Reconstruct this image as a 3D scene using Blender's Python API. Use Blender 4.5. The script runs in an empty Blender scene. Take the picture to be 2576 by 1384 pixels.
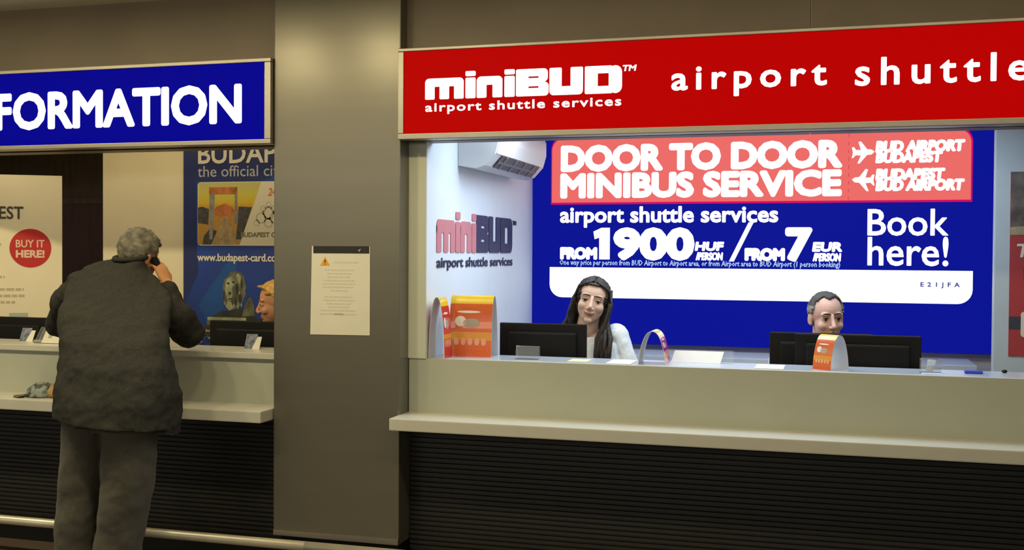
import bpy, bmesh, math, random
from mathutils import Vector, Matrix, noise
random.seed(4)
S = bpy.context.scene
COL = S.collection
PI = math.pi

# ------------------------------------------------------------------ camera
cam = bpy.data.cameras.new('camera'); cam_o = bpy.data.objects.new('camera', cam); COL.objects.link(cam_o)
cam.sensor_fit = 'HORIZONTAL'; cam.sensor_width = 36.0; cam.lens = 2750.0 / 2576.0 * 36.0
cam.clip_start = 0.05; cam.clip_end = 60
yaw, pitch, roll = math.radians(16.247), math.radians(-1.086), math.radians(-0.351)
fw = Vector((-math.sin(yaw) * math.cos(pitch), math.cos(yaw) * math.cos(pitch), math.sin(pitch)))
rt = Vector((math.cos(yaw), math.sin(yaw), 0)); dn = -rt.cross(fw)
rt, dn = (math.cos(roll) * rt + math.sin(roll) * dn, -math.sin(roll) * rt + math.cos(roll) * dn)
M = Matrix.Identity(4)
for i in range(3):
    M[i][0] = rt[i]; M[i][1] = -dn[i]; M[i][2] = -fw[i]
M[0][3], M[1][3], M[2][3] = 0.0, -4.93, 1.62
cam_o.matrix_world = M
S.camera = cam_o

# ------------------------------------------------------------------ view, world, lights
S.view_settings.view_transform = 'Standard'
try: S.view_settings.look = 'None'
except Exception: pass
S.view_settings.gamma = 1.0; S.view_settings.exposure = 0.0; S.view_settings.use_curve_mapping = False
w = bpy.data.worlds.new('hall'); S.world = w; w.use_nodes = True
nt = w.node_tree; bg = nt.nodes['Background']
tc = nt.nodes.new('ShaderNodeTexCoord'); sx = nt.nodes.new('ShaderNodeSeparateXYZ'); rp = nt.nodes.new('ShaderNodeValToRGB'); mr = nt.nodes.new('ShaderNodeMapRange')
mr.inputs[1].default_value = -0.3; mr.inputs[2].default_value = 0.3
nt.links.new(tc.outputs['Generated'], sx.inputs[0]); nt.links.new(sx.outputs['Z'], mr.inputs[0]); nt.links.new(mr.outputs[0], rp.inputs[0]); nt.links.new(rp.outputs[0], bg.inputs[0])
e = rp.color_ramp.elements; e[0].position = 0.40; e[0].color = (0.10, 0.085, 0.055, 1); e[1].position = 0.68; e[1].color = (0.16, 0.14, 0.10, 1)
for p_, c_ in ((0.50, (0.12, 0.105, 0.08, 1)), (0.53, (0.62, 0.63, 0.60, 1)), (0.60, (0.62, 0.63, 0.60, 1))):
    q = e.new(p_); q.color = c_
bg.inputs[1].default_value = 1.0

def area(name, loc, size, energy, color, rot=(0, 0, 0), size_y=None, shape='RECTANGLE'):
    l = bpy.data.lights.new(name, 'AREA'); l.energy = energy; l.color = color
    l.shape = shape; l.size = size
    if size_y: l.size_y = size_y
    o = bpy.data.objects.new(name, l); o.location = loc; o.rotation_euler = rot; COL.objects.link(o)
    return o
WARM = (1.0, 0.85, 0.50)
for i in range(14):
    area('hall_downlight', (-7.0 + i * 0.62, -1.45, 2.9), 0.16, (8.0 if i < 4 else 13.0 if i < 9 else 5.0), WARM, shape='DISK')
area('far_hall_fill', (-3.0, -8.0, 2.75), 9.0, 85, (1.0, 0.92, 0.72), rot=(math.radians(50), 0, 0), size_y=0.7)  # broad fill added behind the camera for the hall's remaining light
area('right_booth_light', (-0.5, 0.62, 2.39), 2.3, 40, (0.74, 0.87, 1.0), size_y=0.55)
area('left_booth_fill', (-5.0, 0.5, 2.46), 0.9, 3.6, (1.0, 0.83, 0.48), size_y=0.3)  # extra fill added to brighten the display board, not a fixture
area('left_booth_light', (-3.6, 0.55, 2.46), 1.5, 6.0, (1.0, 0.83, 0.48), size_y=0.4)
area('ceiling_fill', (-2.4, -1.0, 2.60), 8.0, 22, WARM, rot=(PI, 0, 0), size_y=0.3)  # added upward fill that brightens the ceiling, no fixture there

# ------------------------------------------------------------------ materials
MATS = {}
def srgb(r, g, b):
    f = lambda c: (c / 255.0) / 12.92 if c / 255.0 <= 0.04045 else ((c / 255.0 + 0.055) / 1.055) ** 2.4
    return (f(r), f(g), f(b), 1.0)
def mat(name, color, rough=0.5, metal=0.0, emit=None, estr=1.0, noise_scale=None, noise_amt=0.15, bump=None, stretch=(1, 1, 1),
        alpha=None, trans=None, coat=0.0, spec=0.5, sheen=0.0):
    if name in MATS: return MATS[name]
    m = bpy.data.materials.new(name); m.use_nodes = True
    nt = m.node_tree; b = nt.nodes['Principled BSDF']
    b.inputs['Base Color'].default_value = color
    b.inputs['Roughness'].default_value = rough; b.inputs['Metallic'].default_value = metal
    b.inputs['Specular IOR Level'].default_value = spec
    b.inputs['Coat Weight'].default_value = coat
    b.inputs['Sheen Weight'].default_value = sheen
    if emit is not None:
        b.inputs['Emission Color'].default_value = emit; b.inputs['Emission Strength'].default_value = estr
    if trans is not None:
        b.inputs['Transmission Weight'].default_value = trans; b.inputs['IOR'].default_value = 1.3
    if alpha is not None: b.inputs['Alpha'].default_value = alpha
    if noise_scale:
        tc = nt.nodes.new('ShaderNodeTexCoord'); mp = nt.nodes.new('ShaderNodeMapping'); mp.inputs['Scale'].default_value = stretch
        n = nt.nodes.new('ShaderNodeTexNoise'); n.inputs['Scale'].default_value = noise_scale; n.inputs['Detail'].default_value = 5
        nt.links.new(tc.outputs['Object'], mp.inputs['Vector']); nt.links.new(mp.outputs['Vector'], n.inputs['Vector'])
        if noise_amt:
            r = nt.nodes.new('ShaderNodeMapRange'); r.inputs[1].default_value = 0.3; r.inputs[2].default_value = 0.7
            r.inputs[3].default_value = 1 - noise_amt; r.inputs[4].default_value = 1 + noise_amt
            mx = nt.nodes.new('ShaderNodeMix'); mx.data_type = 'RGBA'; mx.blend_type = 'MULTIPLY'; mx.inputs['Factor'].default_value = 1
            mx.inputs[6].default_value = color
            nt.links.new(n.outputs['Fac'], r.inputs[0]); nt.links.new(r.outputs[0], mx.inputs[7]); nt.links.new(mx.outputs[2], b.inputs['Base Color'])
        if bump:
            bp = nt.nodes.new('ShaderNodeBump'); bp.inputs['Strength'].default_value = bump; bp.inputs['Distance'].default_value = 0.01
            nt.links.new(n.outputs['Fac'], bp.inputs['Height']); nt.links.new(bp.outputs['Normal'], b.inputs['Normal'])
    MATS[name] = m
    return m
def glow(name, r, g, b, strength=1.0):
    c = srgb(r, g, b)
    return mat(name, (c[0] * 0.03, c[1] * 0.03, c[2] * 0.03, 1), rough=0.5, emit=c, estr=strength, spec=0.03)

LAM = mat('laminate_beige', (0.42, 0.435, 0.365, 1), 0.45, noise_scale=3, noise_amt=0.03)
LEDGE = mat('white_solid_surface', (0.52, 0.515, 0.46, 1), 0.3, noise_scale=8, noise_amt=0.02)
TOP = mat('grey_worktop', (0.42, 0.47, 0.55, 1), 0.22, noise_scale=60, noise_amt=0.03)
GRILLE = mat('black_slat', (0.018, 0.018, 0.016, 1), 0.45, noise_scale=20, noise_amt=0.1)
BLACK = mat('black_plastic', (0.007, 0.007, 0.0075, 1), 0.55, noise_scale=90, noise_amt=0.08, spec=0.2)
ALU = mat('aluminium_frame', (0.36, 0.33, 0.28, 1), 0.4, 0.85, noise_scale=30, noise_amt=0.06, stretch=(1, 1, 12))
STEEL = mat('brushed_steel', (0.19, 0.176, 0.138, 1), 0.30, 0.6, noise_scale=2, noise_amt=0.03, stretch=(0.7, 0.7, 9))
FASC = mat('bronze_panel', (0.17, 0.138, 0.10, 1), 0.5, 0.25, noise_scale=3, noise_amt=0.08)
CEIL = mat('ceiling_panel', (0.72, 0.68, 0.56, 1), 0.5, noise_scale=4, noise_amt=0.03)
FLOORM = mat('floor_tile', (0.10, 0.075, 0.055, 1), 0.4, noise_scale=5, noise_amt=0.15)
WWALL = mat('white_wall', (0.78, 0.86, 0.95, 1), 0.55, noise_scale=6, noise_amt=0.02)
BEIGE = mat('cream_wall', (0.70, 0.62, 0.44, 1), 0.6, noise_scale=5, noise_amt=0.03)
COLM = mat('cream_jamb', (0.62, 0.64, 0.53, 1), 0.5, noise_scale=5, noise_amt=0.03)
DARKW = mat('dark_brown_wood', (0.07, 0.045, 0.025, 1), 0.5, noise_scale=4, noise_amt=0.3, stretch=(8, 8, 1))
REDW = mat('dark_red_wood', (0.055, 0.014, 0.008, 1), 0.45, noise_scale=4, noise_amt=0.3, stretch=(8, 8, 1))
PAPER = mat('paper_white', (0.65, 0.63, 0.54, 1), 0.5, noise_scale=10, noise_amt=0.02)
COOLP = mat('paper_cool', (0.85, 0.89, 0.93, 1), 0.4, noise_scale=10, noise_amt=0.02)
INKG = mat('grey_ink', (0.36, 0.33, 0.26, 1), 0.6)
INKL = mat('pale_grey_ink', (0.56, 0.53, 0.43, 1), 0.6)
INKD = mat('dark_ink', (0.06, 0.055, 0.045, 1), 0.6)
NAVY = mat('navy_ink', (0.012, 0.018, 0.085, 1), 0.5)
PINK = mat('red_ink_faded', (0.62, 0.22, 0.25, 1), 0.5)
ACRY = mat('clear_acrylic', (0.9, 0.93, 0.95, 1), 0.05, trans=0.93, spec=0.6)
SIGNRED = glow('sign_red', 184, 0, 0); SIGNBLUE = glow('sign_blue', 0, 0, 140)
SIGNW = glow('sign_white', 255, 255, 255, 1.35)
BOXBLUE = glow('box_blue', 11, 20, 146); BOXCORAL = glow('box_coral', 236, 108, 104); BOXW = glow('box_white', 255, 255, 255, 1.35)
BOXMAG = glow('box_crimson', 208, 12, 100); BOXPALE = glow('box_pale_blue', 176, 205, 245)

# ------------------------------------------------------------------ mesh builder
OFF = {}
class MB:
    def __init__(s): s.v = []; s.f = []; s.m = []
    def add(s, vs, fs, mi=0):
        n = len(s.v); s.v += [Vector(p) for p in vs]
        for f in fs: s.f.append([n + i for i in f]); s.m.append(mi)
        return s
    def box(s, x0, x1, y0, y1, z0, z1, mi=0):
        return s.add([(x0, y0, z0), (x1, y0, z0), (x1, y1, z0), (x0, y1, z0), (x0, y0, z1), (x1, y0, z1), (x1, y1, z1), (x0, y1, z1)],
                     [(0, 3, 2, 1), (4, 5, 6, 7), (0, 1, 5, 4), (1, 2, 6, 5), (2, 3, 7, 6), (3, 0, 4, 7)], mi)
    def rbox(s, x0, x1, y0, y1, z0, z1, r=0.004, mi=0):
        bm = bmesh.new(); bmesh.ops.create_cube(bm, size=1)
        for v in bm.verts: v.co = Vector(((x0 + x1) / 2 + v.co.x * (x1 - x0), (y0 + y1) / 2 + v.co.y * (y1 - y0), (z0 + z1) / 2 + v.co.z * (z1 - z0)))
        bmesh.ops.bevel(bm, geom=bm.edges[:], offset=r, segments=2, affect='EDGES', profile=0.6)
        bm.verts.index_update()
        s.add([v.co.copy() for v in bm.verts], [[v.index for v in f.verts] for f in bm.faces], mi); bm.free(); return s
    def prism(s, poly, fn, d0, d1, mi=0):
        n = len(poly)
        vs = [fn(u, v, d0) for u, v in poly] + [fn(u, v, d1) for u, v in poly]
        fs = [list(range(n - 1, -1, -1)), list(range(n, 2 * n))] + [(i, (i + 1) % n, n + (i + 1) % n, n + i) for i in range(n)]
        return s.add(vs, fs, mi)
    def tube(s, pts, rad, n=12, mi=0, cap=True):
        pts = [Vector(p) for p in pts]
        if not isinstance(rad, (list, tuple)): rad = [rad] * len(pts)
        rings = []; u = None
        for i, p in enumerate(pts):
            t = (pts[min(i + 1, len(pts) - 1)] - pts[max(i - 1, 0)]).normalized()
            if u is None:
                u = t.orthogonal().normalized()
            else:
                u = (u - t * u.dot(t)).normalized()
            v = t.cross(u)
            rings.append([p + (u * math.cos(2 * PI * k / n) + v * math.sin(2 * PI * k / n)) * rad[i] for k in range(n)])
        vs = [q for r in rings for q in r]; fs = []
        for i in range(len(rings) - 1):
            for k in range(n): fs.append((i * n + k, i * n + (k + 1) % n, (i + 1) * n + (k + 1) % n, (i + 1) * n + k))
        if cap: fs += [list(range(n - 1, -1, -1)), [(len(rings) - 1) * n + k for k in range(n)]]
        return s.add(vs, fs, mi)
    def loft(s, secs, n=28, mi=0, p=2.3):
        vs = []; fs = []
        for c, a, b in secs:
            c, a, b = Vector(c), Vector(a), Vector(b)
            for k in range(n):
                t = 2 * PI * k / n; cx, sx = math.cos(t), math.sin(t)
                vs.append(c + a * (math.copysign(abs(cx) ** (2 / p), cx)) + b * (math.copysign(abs(sx) ** (2 / p), sx)))
        for i in range(len(secs) - 1):
            for k in range(n): fs.append((i * n + k, i * n + (k + 1) % n, (i + 1) * n + (k + 1) % n, (i + 1) * n + k))
        fs += [list(range(n - 1, -1, -1)), [(len(secs) - 1) * n + k for k in range(n)]]
        return s.add(vs, fs, mi)
    def ell(s, c, r, mat3=None, nu=20, nv=12, mi=0):
        c = Vector(c); r = (r, r, r) if not isinstance(r, (tuple, list)) else r
        vs = [Vector((0, 0, -r[2]))]
        for j in range(1, nv):
            ph = -PI / 2 + PI * j / nv
            for i in range(nu):
                th = 2 * PI * i / nu
                vs.append(Vector((r[0] * math.cos(ph) * math.cos(th), r[1] * math.cos(ph) * math.sin(th), r[2] * math.sin(ph))))
        vs.append(Vector((0, 0, r[2])))
        if mat3 is not None: vs = [mat3 @ v for v in vs]
        vs = [v + c for v in vs]; fs = []
        for i in range(nu): fs.append((0, 1 + (i + 1) % nu, 1 + i))
        for j in range(nv - 2):
            for i in range(nu):
                a = 1 + j * nu; fs.append((a + i, a + (i + 1) % nu, a + nu + (i + 1) % nu, a + nu + i))
        a = 1 + (nv - 2) * nu; l = len(vs) - 1
        for i in range(nu): fs.append((a + i, a + (i + 1) % nu, l))
        return s.add(vs, fs, mi)
    def caps(s, pts, rad, n=14, mi=0):
        pts = [Vector(p) for p in pts]
        if not isinstance(rad, (list, tuple)): rad = [rad] * len(pts)
        s.tube(pts, rad, n, mi)
        for p, r in zip(pts, rad): s.ell(p, r, nu=n, nv=8, mi=mi)
        return s
    def xf(s, m4):
        s.v = [m4 @ v for v in s.v]; return s
    def mesh(s, name, mats, off=Vector((0, 0, 0)), smooth=False):
        me = bpy.data.meshes.new(name); me.from_pydata([v - off for v in s.v], [], s.f)
        for m in (mats if isinstance(mats, (list, tuple)) else [mats]): me.materials.append(m)
        for p, mi in zip(me.polygons, s.m): p.material_index = mi; p.use_smooth = smooth
        me.update(); return me
    def build(s, name, mats, parent=None, smooth=False, loc=None, kind=None):
        off = OFF.get(parent.name, Vector((0, 0, 0))) if parent else Vector(loc if loc else (0, 0, 0))
        o = bpy.data.objects.new(name, s.mesh(name, mats, off, smooth)); COL.objects.link(o)
        if parent: o.parent = parent
        else: o.location = off
        OFF[o.name] = off
        if kind: o['kind'] = kind
        return o
def tag(o, label, cat, group=None):
    o['label'] = label; o['category'] = cat
    if group: o['group'] = group
    return o
def thing(name, label, cat, loc, group=None):
    o = bpy.data.objects.new(name, None); o.empty_display_size = 0.05; COL.objects.link(o); o.location = loc
    OFF[o.name] = Vector(loc); return tag(o, label, cat, group)
def remesh(mb, name, mats, voxel, iters=4, factor=0.5, parent=None, loc=None, disp=None):
    """one continuous skin over overlapping closed shapes"""
    off = OFF.get(parent.name) if parent else Vector(loc)
    tmp = bpy.data.objects.new('tmp', mb.mesh('tmp', mats, off)); COL.objects.link(tmp)
    r = tmp.modifiers.new('r', 'REMESH'); r.mode = 'VOXEL'; r.voxel_size = voxel; r.use_smooth_shade = True
    if iters:
        sm = tmp.modifiers.new('s', 'SMOOTH'); sm.factor = factor; sm.iterations = iters
    for d in (disp or []):
        tx = bpy.data.textures.new('fold', 'CLOUDS'); tx.noise_scale = d[0]; tx.noise_depth = 2
        dm = tmp.modifiers.new('d', 'DISPLACE'); dm.texture = tx; dm.strength = d[1]; dm.mid_level = 0.5; dm.texture_coords = 'LOCAL'
    dg = bpy.context.evaluated_depsgraph_get(); dg.update()
    me = bpy.data.meshes.new_from_object(tmp.evaluated_get(dg)); me.name = name
    bpy.data.objects.remove(tmp)
    me.materials.clear()
    for m in (mats if isinstance(mats, (list, tuple)) else [mats]): me.materials.append(m)
    for p in me.polygons: p.use_smooth = True; p.material_index = 0
    o = bpy.data.objects.new(name, me); COL.objects.link(o)
    if parent: o.parent = parent
    else: o.location = off
    OFF[o.name] = off
    return o
# ------------------------------------------------------------------ lettering
def text_geo(body, shear=0.0, spacing=1.0, res=3):
    """flat filled outlines of a line of lettering, and the outline edges"""
    c = bpy.data.curves.new('txt', 'FONT'); c.body = body; c.size = 1; c.shear = shear; c.space_character = spacing
    c.resolution_u = res; c.fill_mode = 'FRONT'
    o = bpy.data.objects.new('txt', c); COL.objects.link(o)
    dg = bpy.context.evaluated_depsgraph_get(); dg.update()
    me = bpy.data.meshes.new_from_object(o.evaluated_get(dg))
    bm = bmesh.new(); bm.from_mesh(me); bmesh.ops.remove_doubles(bm, verts=bm.verts, dist=1e-5)
    bm.verts.index_update()
    vs = [v.co.copy() for v in bm.verts]; fs = [[v.index for v in f.verts] for f in bm.faces]
    es = [(e.verts[0].index, e.verts[1].index) for e in bm.edges if len(e.link_faces) == 1]; bm.free()
    bpy.data.objects.remove(o); bpy.data.curves.remove(c); bpy.data.meshes.remove(me)
    return vs, fs, es
def text(mb, body, rect, fn, d0=0.0, d1=0.002, mi=0, bold=0.0, **k):
    """fit a line of lettering into rect (u0, v0, u1, v1); fn(u, v, w) places it; bold = stroke growth as a share of the height"""
    vs, fs, es = text_geo(body, **k)
    x0 = min(v.x for v in vs); x1 = max(v.x for v in vs); y0 = min(v.y for v in vs); y1 = max(v.y for v in vs)
    u0, v0, u1, v1 = rect; r = bold * (v1 - v0)
    P = [(u0 + r + (v.x - x0) / (x1 - x0) * (u1 - u0 - 2 * r), v0 + r + (v.y - y0) / (y1 - y0) * (v1 - v0 - 2 * r)) for v in vs]
    n = len(P); fl = [f[::-1] for f in fs]
    mb.add([fn(a, b, d1) for a, b in P] + [fn(a, b, d0) for a, b in P], fs + [[n + q for q in f] for f in fl] + [(a, b, n + b, n + a) for a, b in es], mi)
    if r > 0:
        qs = []; qf = []
        for a, b in es:
            (ax, ay), (bx_, by_) = P[a], P[b]; dx, dy = bx_ - ax, by_ - ay; L = math.hypot(dx, dy)
            if L < 1e-7: continue
            nx, ny = -dy / L * r, dx / L * r; q = len(qs)
            qs += [(ax + nx, ay + ny), (bx_ + nx, by_ + ny), (bx_ - nx, by_ - ny), (ax - nx, ay - ny)]; qf.append((q, q + 3, q + 2, q + 1))
        for v in {x for e in es for x in e}:
            q = len(qs); qs += [(P[v][0] + r * math.cos(PI * t / 4), P[v][1] + r * math.sin(PI * t / 4)) for t in range(8)]; qf.append(tuple(range(q, q + 8)))
        lv = [0.0] * len(qs)
        for k_, f_ in enumerate(qf):
            for q_ in f_: lv[q_] = d1 + 0.00002 * (1 + k_ % 9)
        mb.add([fn(a, b, h_) for (a, b), h_ in zip(qs, lv)], qf, mi)
    return mb
def logo(mb, fn, d0, d1, which):
    """heavy squared logo letters on a unit baseline; fn(u, v, w) places them"""
    Z0, Z1, XH = 0.0, 0.126, 0.100
    cnt = [0]
    def bar(x0, x1, z0, z1, r=0.006, c=(1, 1, 1, 1)):
        cnt[0] += 1; mb.prism(rrect(x0, z0, x1, z1, min(r, (x1 - x0) / 2.01, (z1 - z0) / 2.01), 4, c), fn, d0, d1 + 0.00012 * cnt[0])
    if which == 'mini':
        bar(0.0, 0.194, 0.060, XH, 0.022, (1, 1, 0, 0))
        for x in (0.0, 0.073, 0.146): bar(x, x + 0.048, Z0, XH - 0.012)
        bar(0.259, 0.385, 0.060, XH, 0.022, (1, 1, 0, 0))
        for x in (0.259, 0.337): bar(x, x + 0.048, Z0, XH - 0.012)
        for x in (0.203, 0.395): bar(x, x + 0.050, Z0, XH - 0.003); bar(x, x + 0.050, XH + 0.004, Z1 + 0.002)
    else:
        bar(0.451, 0.511, Z0, Z1, 0.008)
        for z0, z1 in ((0.0, 0.037), (0.045, 0.083), (0.091, 0.126)): bar(0.500, 0.580, z0, z1, 0.003)
        bar(0.560, 0.604, 0.066, Z1, 0.018); bar(0.560, 0.608, Z0, 0.064, 0.018); bar(0.560, 0.590, 0.05, 0.08, 0.002)
        bar(0.612, 0.670, 0.02, Z1, 0.006); bar(0.712, 0.770, 0.02, Z1, 0.006); bar(0.612, 0.770, Z0, 0.040, 0.019)
        bar(0.779, 0.839, Z0, Z1, 0.006); bar(0.790, 0.905, 0.092, Z1, 0.004); bar(0.790, 0.905, Z0, 0.034, 0.004); bar(0.890, 0.951, Z0, Z1, 0.030)
    return mb
def line(parent, m_, body, rect, fn, d0=0.0, d1=0.002, name='lettering', letters=False, **k):
    """one line of lettering as one part; widely spaced letters as parts of their own"""
    if not letters:
        return text(MB(), body, rect, fn, d0, d1, **k).build(name, m_, parent)
    vs, fs, es = text_geo(body, spacing=k.get('spacing', 1.0)); y0 = min(v.y for v in vs); y1 = max(v.y for v in vs); x0 = min(v.x for v in vs); x1 = max(v.x for v in vs)
    # islands -> glyphs by their x ranges
    par = list(range(len(vs)))
    def find(a):
        while par[a] != a: a = par[a]
        return a
    for f in fs:
        for q in f[1:]: par[find(q)] = find(f[0])
    rng = {}
    for q, v in enumerate(vs):
        g = find(q); a, b = rng.get(g, (9e9, -9e9)); rng[g] = (min(a, v.x), max(b, v.x))
    spans = []
    for a, b in sorted(rng.values()):
        if spans and a < spans[-1][1]: spans[-1][1] = max(b, spans[-1][1])
        else: spans.append([a, b])
    u0, v0, u1, v1 = rect; chars = [c for c in body if c != ' ']
    for c, (a, b) in zip(chars, spans):
        gy = [v.y for v in vs if a - 1e-6 <= v.x <= b + 1e-6]
        fu = lambda x: u0 + (x - x0) / (x1 - x0) * (u1 - u0); fv = lambda y: v0 + (y - y0) / (y1 - y0) * (v1 - v0)
        hh = fv(max(gy)) - fv(min(gy)); r = k.get('bold', 0) * (v1 - v0)
        text(MB(), c, (fu(a) - r, fv(min(gy)) - r, fu(b) + r, fv(max(gy)) + r), fn, d0, d1, bold=r / (hh + 2 * r)).build('letter', m_, parent)
def face_y(y):            # a plane facing the hall (towards -y); w comes forward
    return lambda u, v, w: Vector((u, y - w, v))
def rrect(x0, z0, x1, z1, r, n=6, corners=(1, 1, 1, 1)):
    out = []
    for (cx, cz, a, on, px, pz) in ((x1 - r, z1 - r, 0, corners[0], x1, z1), (x0 + r, z1 - r, 90, corners[1], x0, z1), (x0 + r, z0 + r, 180, corners[2], x0, z0), (x1 - r, z0 + r, 270, corners[3], x1, z0)):
        if on:
            for k in range(n + 1):
                t = math.radians(a + 90 * k / n); out.append((cx + r * math.cos(t), cz + r * math.sin(t)))
        else: out.append((px, pz))
    return out
def disc(cx, cz, r, n=24): return [(cx + r * math.cos(2 * PI * k / n), cz + r * math.sin(2 * PI * k / n)) for k in range(n)]

# ================================================================== THE SETTING
def struct(mb, name, m, smooth=False): return mb.build(name, m, smooth=smooth, kind='structure')
struct(MB().box(-9, 4, -10, 3, -0.1, 0), 'floor', FLOORM)
cb = MB()
for i in range(22): cb.box(-9 + i * 0.6, -9 + i * 0.6 + 0.594, -10, 0.08, 2.94, 3.0)
struct(cb, 'ceiling', CEIL)
struct(MB().box(-9, -2.68, 0.08, 0.2, 2.16, 3.0), 'wall_front_left', FASC)
fb = MB()
for x0, x1 in ((-2.004, -0.098), (-0.094, 1.9), (1.904, 4)): fb.box(x0, x1, 0.08, 0.2, 2.17, 3.0)
struct(fb, 'wall_front_right', FASC)
struct(MB().box(-2.0, -1.91, 0.12, 2.3, 1.104, 2.5).box(-2.0, -1.91, 0.165, 2.3, 0.79, 1.104).box(-2.0, -1.91, 0.23, 2.3, 0, 0.79), 'wall_left', [WWALL])
struct(MB().box(-2.003, -1.911, 0.113, 0.121, 1.104, 2.3), 'trim_1', COLM)
struct(MB().box(-2.0, 4, 2.16, 2.3, 0, 2.5), 'wall_back', mat('grey_wall', (0.40, 0.39, 0.38, 1), 0.6, noise_scale=5, noise_amt=0.05))
struct(MB().box(-2.0, 4, 0.2, 2.3, 2.41, 2.5), 'ceiling_booth', mat('booth_ceiling', (0.72, 0.70, 0.74, 1), 0.6, noise_scale=5, noise_amt=0.02))
struct(MB().box(-4.43, -2.5, 1.0, 1.1, 0, 2.5), 'wall_poster_side', BEIGE)
struct(MB().box(-9, -2.5, 1.75, 1.85, 0, 2.5), 'wall_recess', DARKW)
struct(MB().box(-9, -2.5, 0.2, 1.85, 2.5, 2.58), 'ceiling_left_booth', BEIGE)
struct(MB().box(-2.6, -2.5, 0.5, 1.0, 0, 2.5), 'wall_right', BEIGE)
d = MB().box(-5.45, -4.6, 1.71, 1.755, 0, 1.96); door = d.build('door_1', REDW, kind='structure')
MB().box(-5.47, -5.43, 1.70, 1.76, 0, 2.0).box(-4.62, -4.58, 1.70, 1.76, 0, 2.0).box(-5.47, -4.58, 1.70, 1.76, 1.96, 2.0).build('door_frame', DARKW, door)

# ================================================================== PILLAR
t = thing('pillar', 'wide brushed steel pillar between the blue sign and the red sign', 'pillar', (-2.343, 0.25, 0))
MB().rbox(-2.682, -2.003, 0.0, 0.5, 0.225, 2.94, 0.006).build('cladding', STEEL, t)
MB().box(-2.68, -2.006, -0.004, 0.49, 0.20, 0.228).build('base_trim', ALU, t)
MB().box(-2.66, -2.02, 0.04, 0.48, 0.0, 0.2).build('plinth', BLACK, t)

# notice taped to the pillar
t = thing('notice', 'laminated paper notice with orange warning triangle taped on steel pillar', 'notice', (-2.315, 0, 1.435))
F = face_y(0.0)
MB().prism([(-2.478, 1.216), (-2.158, 1.219), (-2.158, 1.655), (-2.470, 1.655)], F, 0.0008, 0.003).build('sheet', PAPER, t)
MB().prism([(-2.462, 1.619), (-2.162, 1.619), (-2.162, 1.655), (-2.462, 1.655)], F, 0.003, 0.0036).prism([(-2.222, 1.635), (-2.205, 1.643), (-2.215, 1.627)], F, 0.0036, 0.004, 1).build('header_bar', [mat('black_brown_print', (0.012, 0.008, 0.008, 1), 0.4), INKG], t)
tr = MB().prism([(-2.425, 1.558), (-2.372, 1.558), (-2.398, 1.603)], F, 0.003, 0.0036)
tr.prism([(-2.401, 1.572), (-2.395, 1.572), (-2.394, 1.588), (-2.402, 1.588)], F, 0.0036, 0.004, 1).prism(disc(-2.398, 1.566, 0.003, 8), F, 0.0036, 0.004, 1)
tr.build('warning_triangle', [mat('orange_print', (0.72, 0.33, 0.01, 1), 0.5), INKD], t)
nl = MB()
random.seed(3)
for k, (z, a, b) in enumerate([(1.575, -2.35, -2.22), (1.537, -2.40, -2.24), (1.52, -2.385, -2.255), (1.503, -2.385, -2.26), (1.486, -2.405, -2.24), (1.469, -2.41, -2.235), (1.453, -2.41, -2.245), (1.436, -2.37, -2.275), (1.405, -2.40, -2.25), (1.388, -2.405, -2.24), (1.371, -2.39, -2.255), (1.355, -2.38, -2.265), (1.338, -2.42, -2.235), (1.32, -2.425, -2.23)]):
    if k in (1, 8): nl.build('printed_lines', INKL, t); nl = MB()
    x = a
    while x < b:
        l = random.uniform(0.012, 0.034); nl.box(x, min(x + l, b), -0.0035, -0.003, z - 0.0035, z + 0.0035); x += l + 0.004
nl.build('printed_lines', INKL, t)
MB().box(-2.348, -2.298, -0.0036, -0.003, 1.3165, 1.3235).build('printed_emphasis', INKG, t)

# ================================================================== SIGNS
def sign(name, label, x0, x1, z0, z1, fx0, fx1, fz0, fz1, face_m):
    t = thing(name, label, 'sign', ((x0 + x1) / 2, 0.08, z0))
    fr = MB()
    yf, yb = -0.03, 0.079
    fr.rbox(x0, x1, yf, yb, fz1, z1, 0.003).rbox(x0, x1, yf, yb, z0, fz0, 0.003).rbox(x0, fx0, yf, yb, fz0, fz1, 0.003).rbox(fx1, x1, yf, yb, fz0, fz1, 0.003).box(x0, x1, 0.05, yb, z0, z1)
    fr.build('frame', ALU, t)
    MB().prism(rrect(fx0 - 0.001, fz0 - 0.001, fx1 + 0.001, fz1 + 0.001, 0.006), face_y(0), -0.05, 0.02).build('face', face_m, t)
    return t
F = face_y(-0.02)
t = sign('illuminated_sign', 'blue backlit information sign with white capital letters above left counter', -5.6, -2.686, 2.165, 2.592, -5.58, -2.7205, 2.188, 2.572, SIGNBLUE)
line(t, SIGNW, 'ORMATION', (-4.234, 2.268, -2.850, 2.472), F, bold=0.05)
line(t, SIGNW, 'INF', (-4.58, 2.271, -4.240, 2.469), F, bold=0.05)
t = sign('illuminated_sign', 'red backlit shuttle sign with white lettering above right counter', -2.004, 3.2, 2.168, 2.604, -1.976, 3.17, 2.195, 2.588, SIGNRED)
FL = lambda u, v, w: F(-1.868 + u, 2.355 + v, w)
logo(logo(MB(), FL, 0, 0.002, 'mini'), FL, 0, 0.002, 'BUD').build('logo_lettering', SIGNW, t)
line(t, SIGNW, 'TM', (-0.914, 2.452, -0.850, 2.480), F, shear=0.15, bold=0.06, name='trademark_lettering')
line(t, SIGNW, 'airport shuttle services', (-1.867, 2.284, -0.919, 2.340), F, bold=0.03, spacing=1.15, name='tagline_lettering')
line(t, SIGNW, 'airport', (-0.690, 2.326, -0.028, 2.456), F, bold=0.03, spacing=1.35, letters=True)
line(t, SIGNW, 'shuttle', (0.094, 2.350, 0.770, 2.464), F, bold=0.03, spacing=1.35, letters=True)

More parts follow.
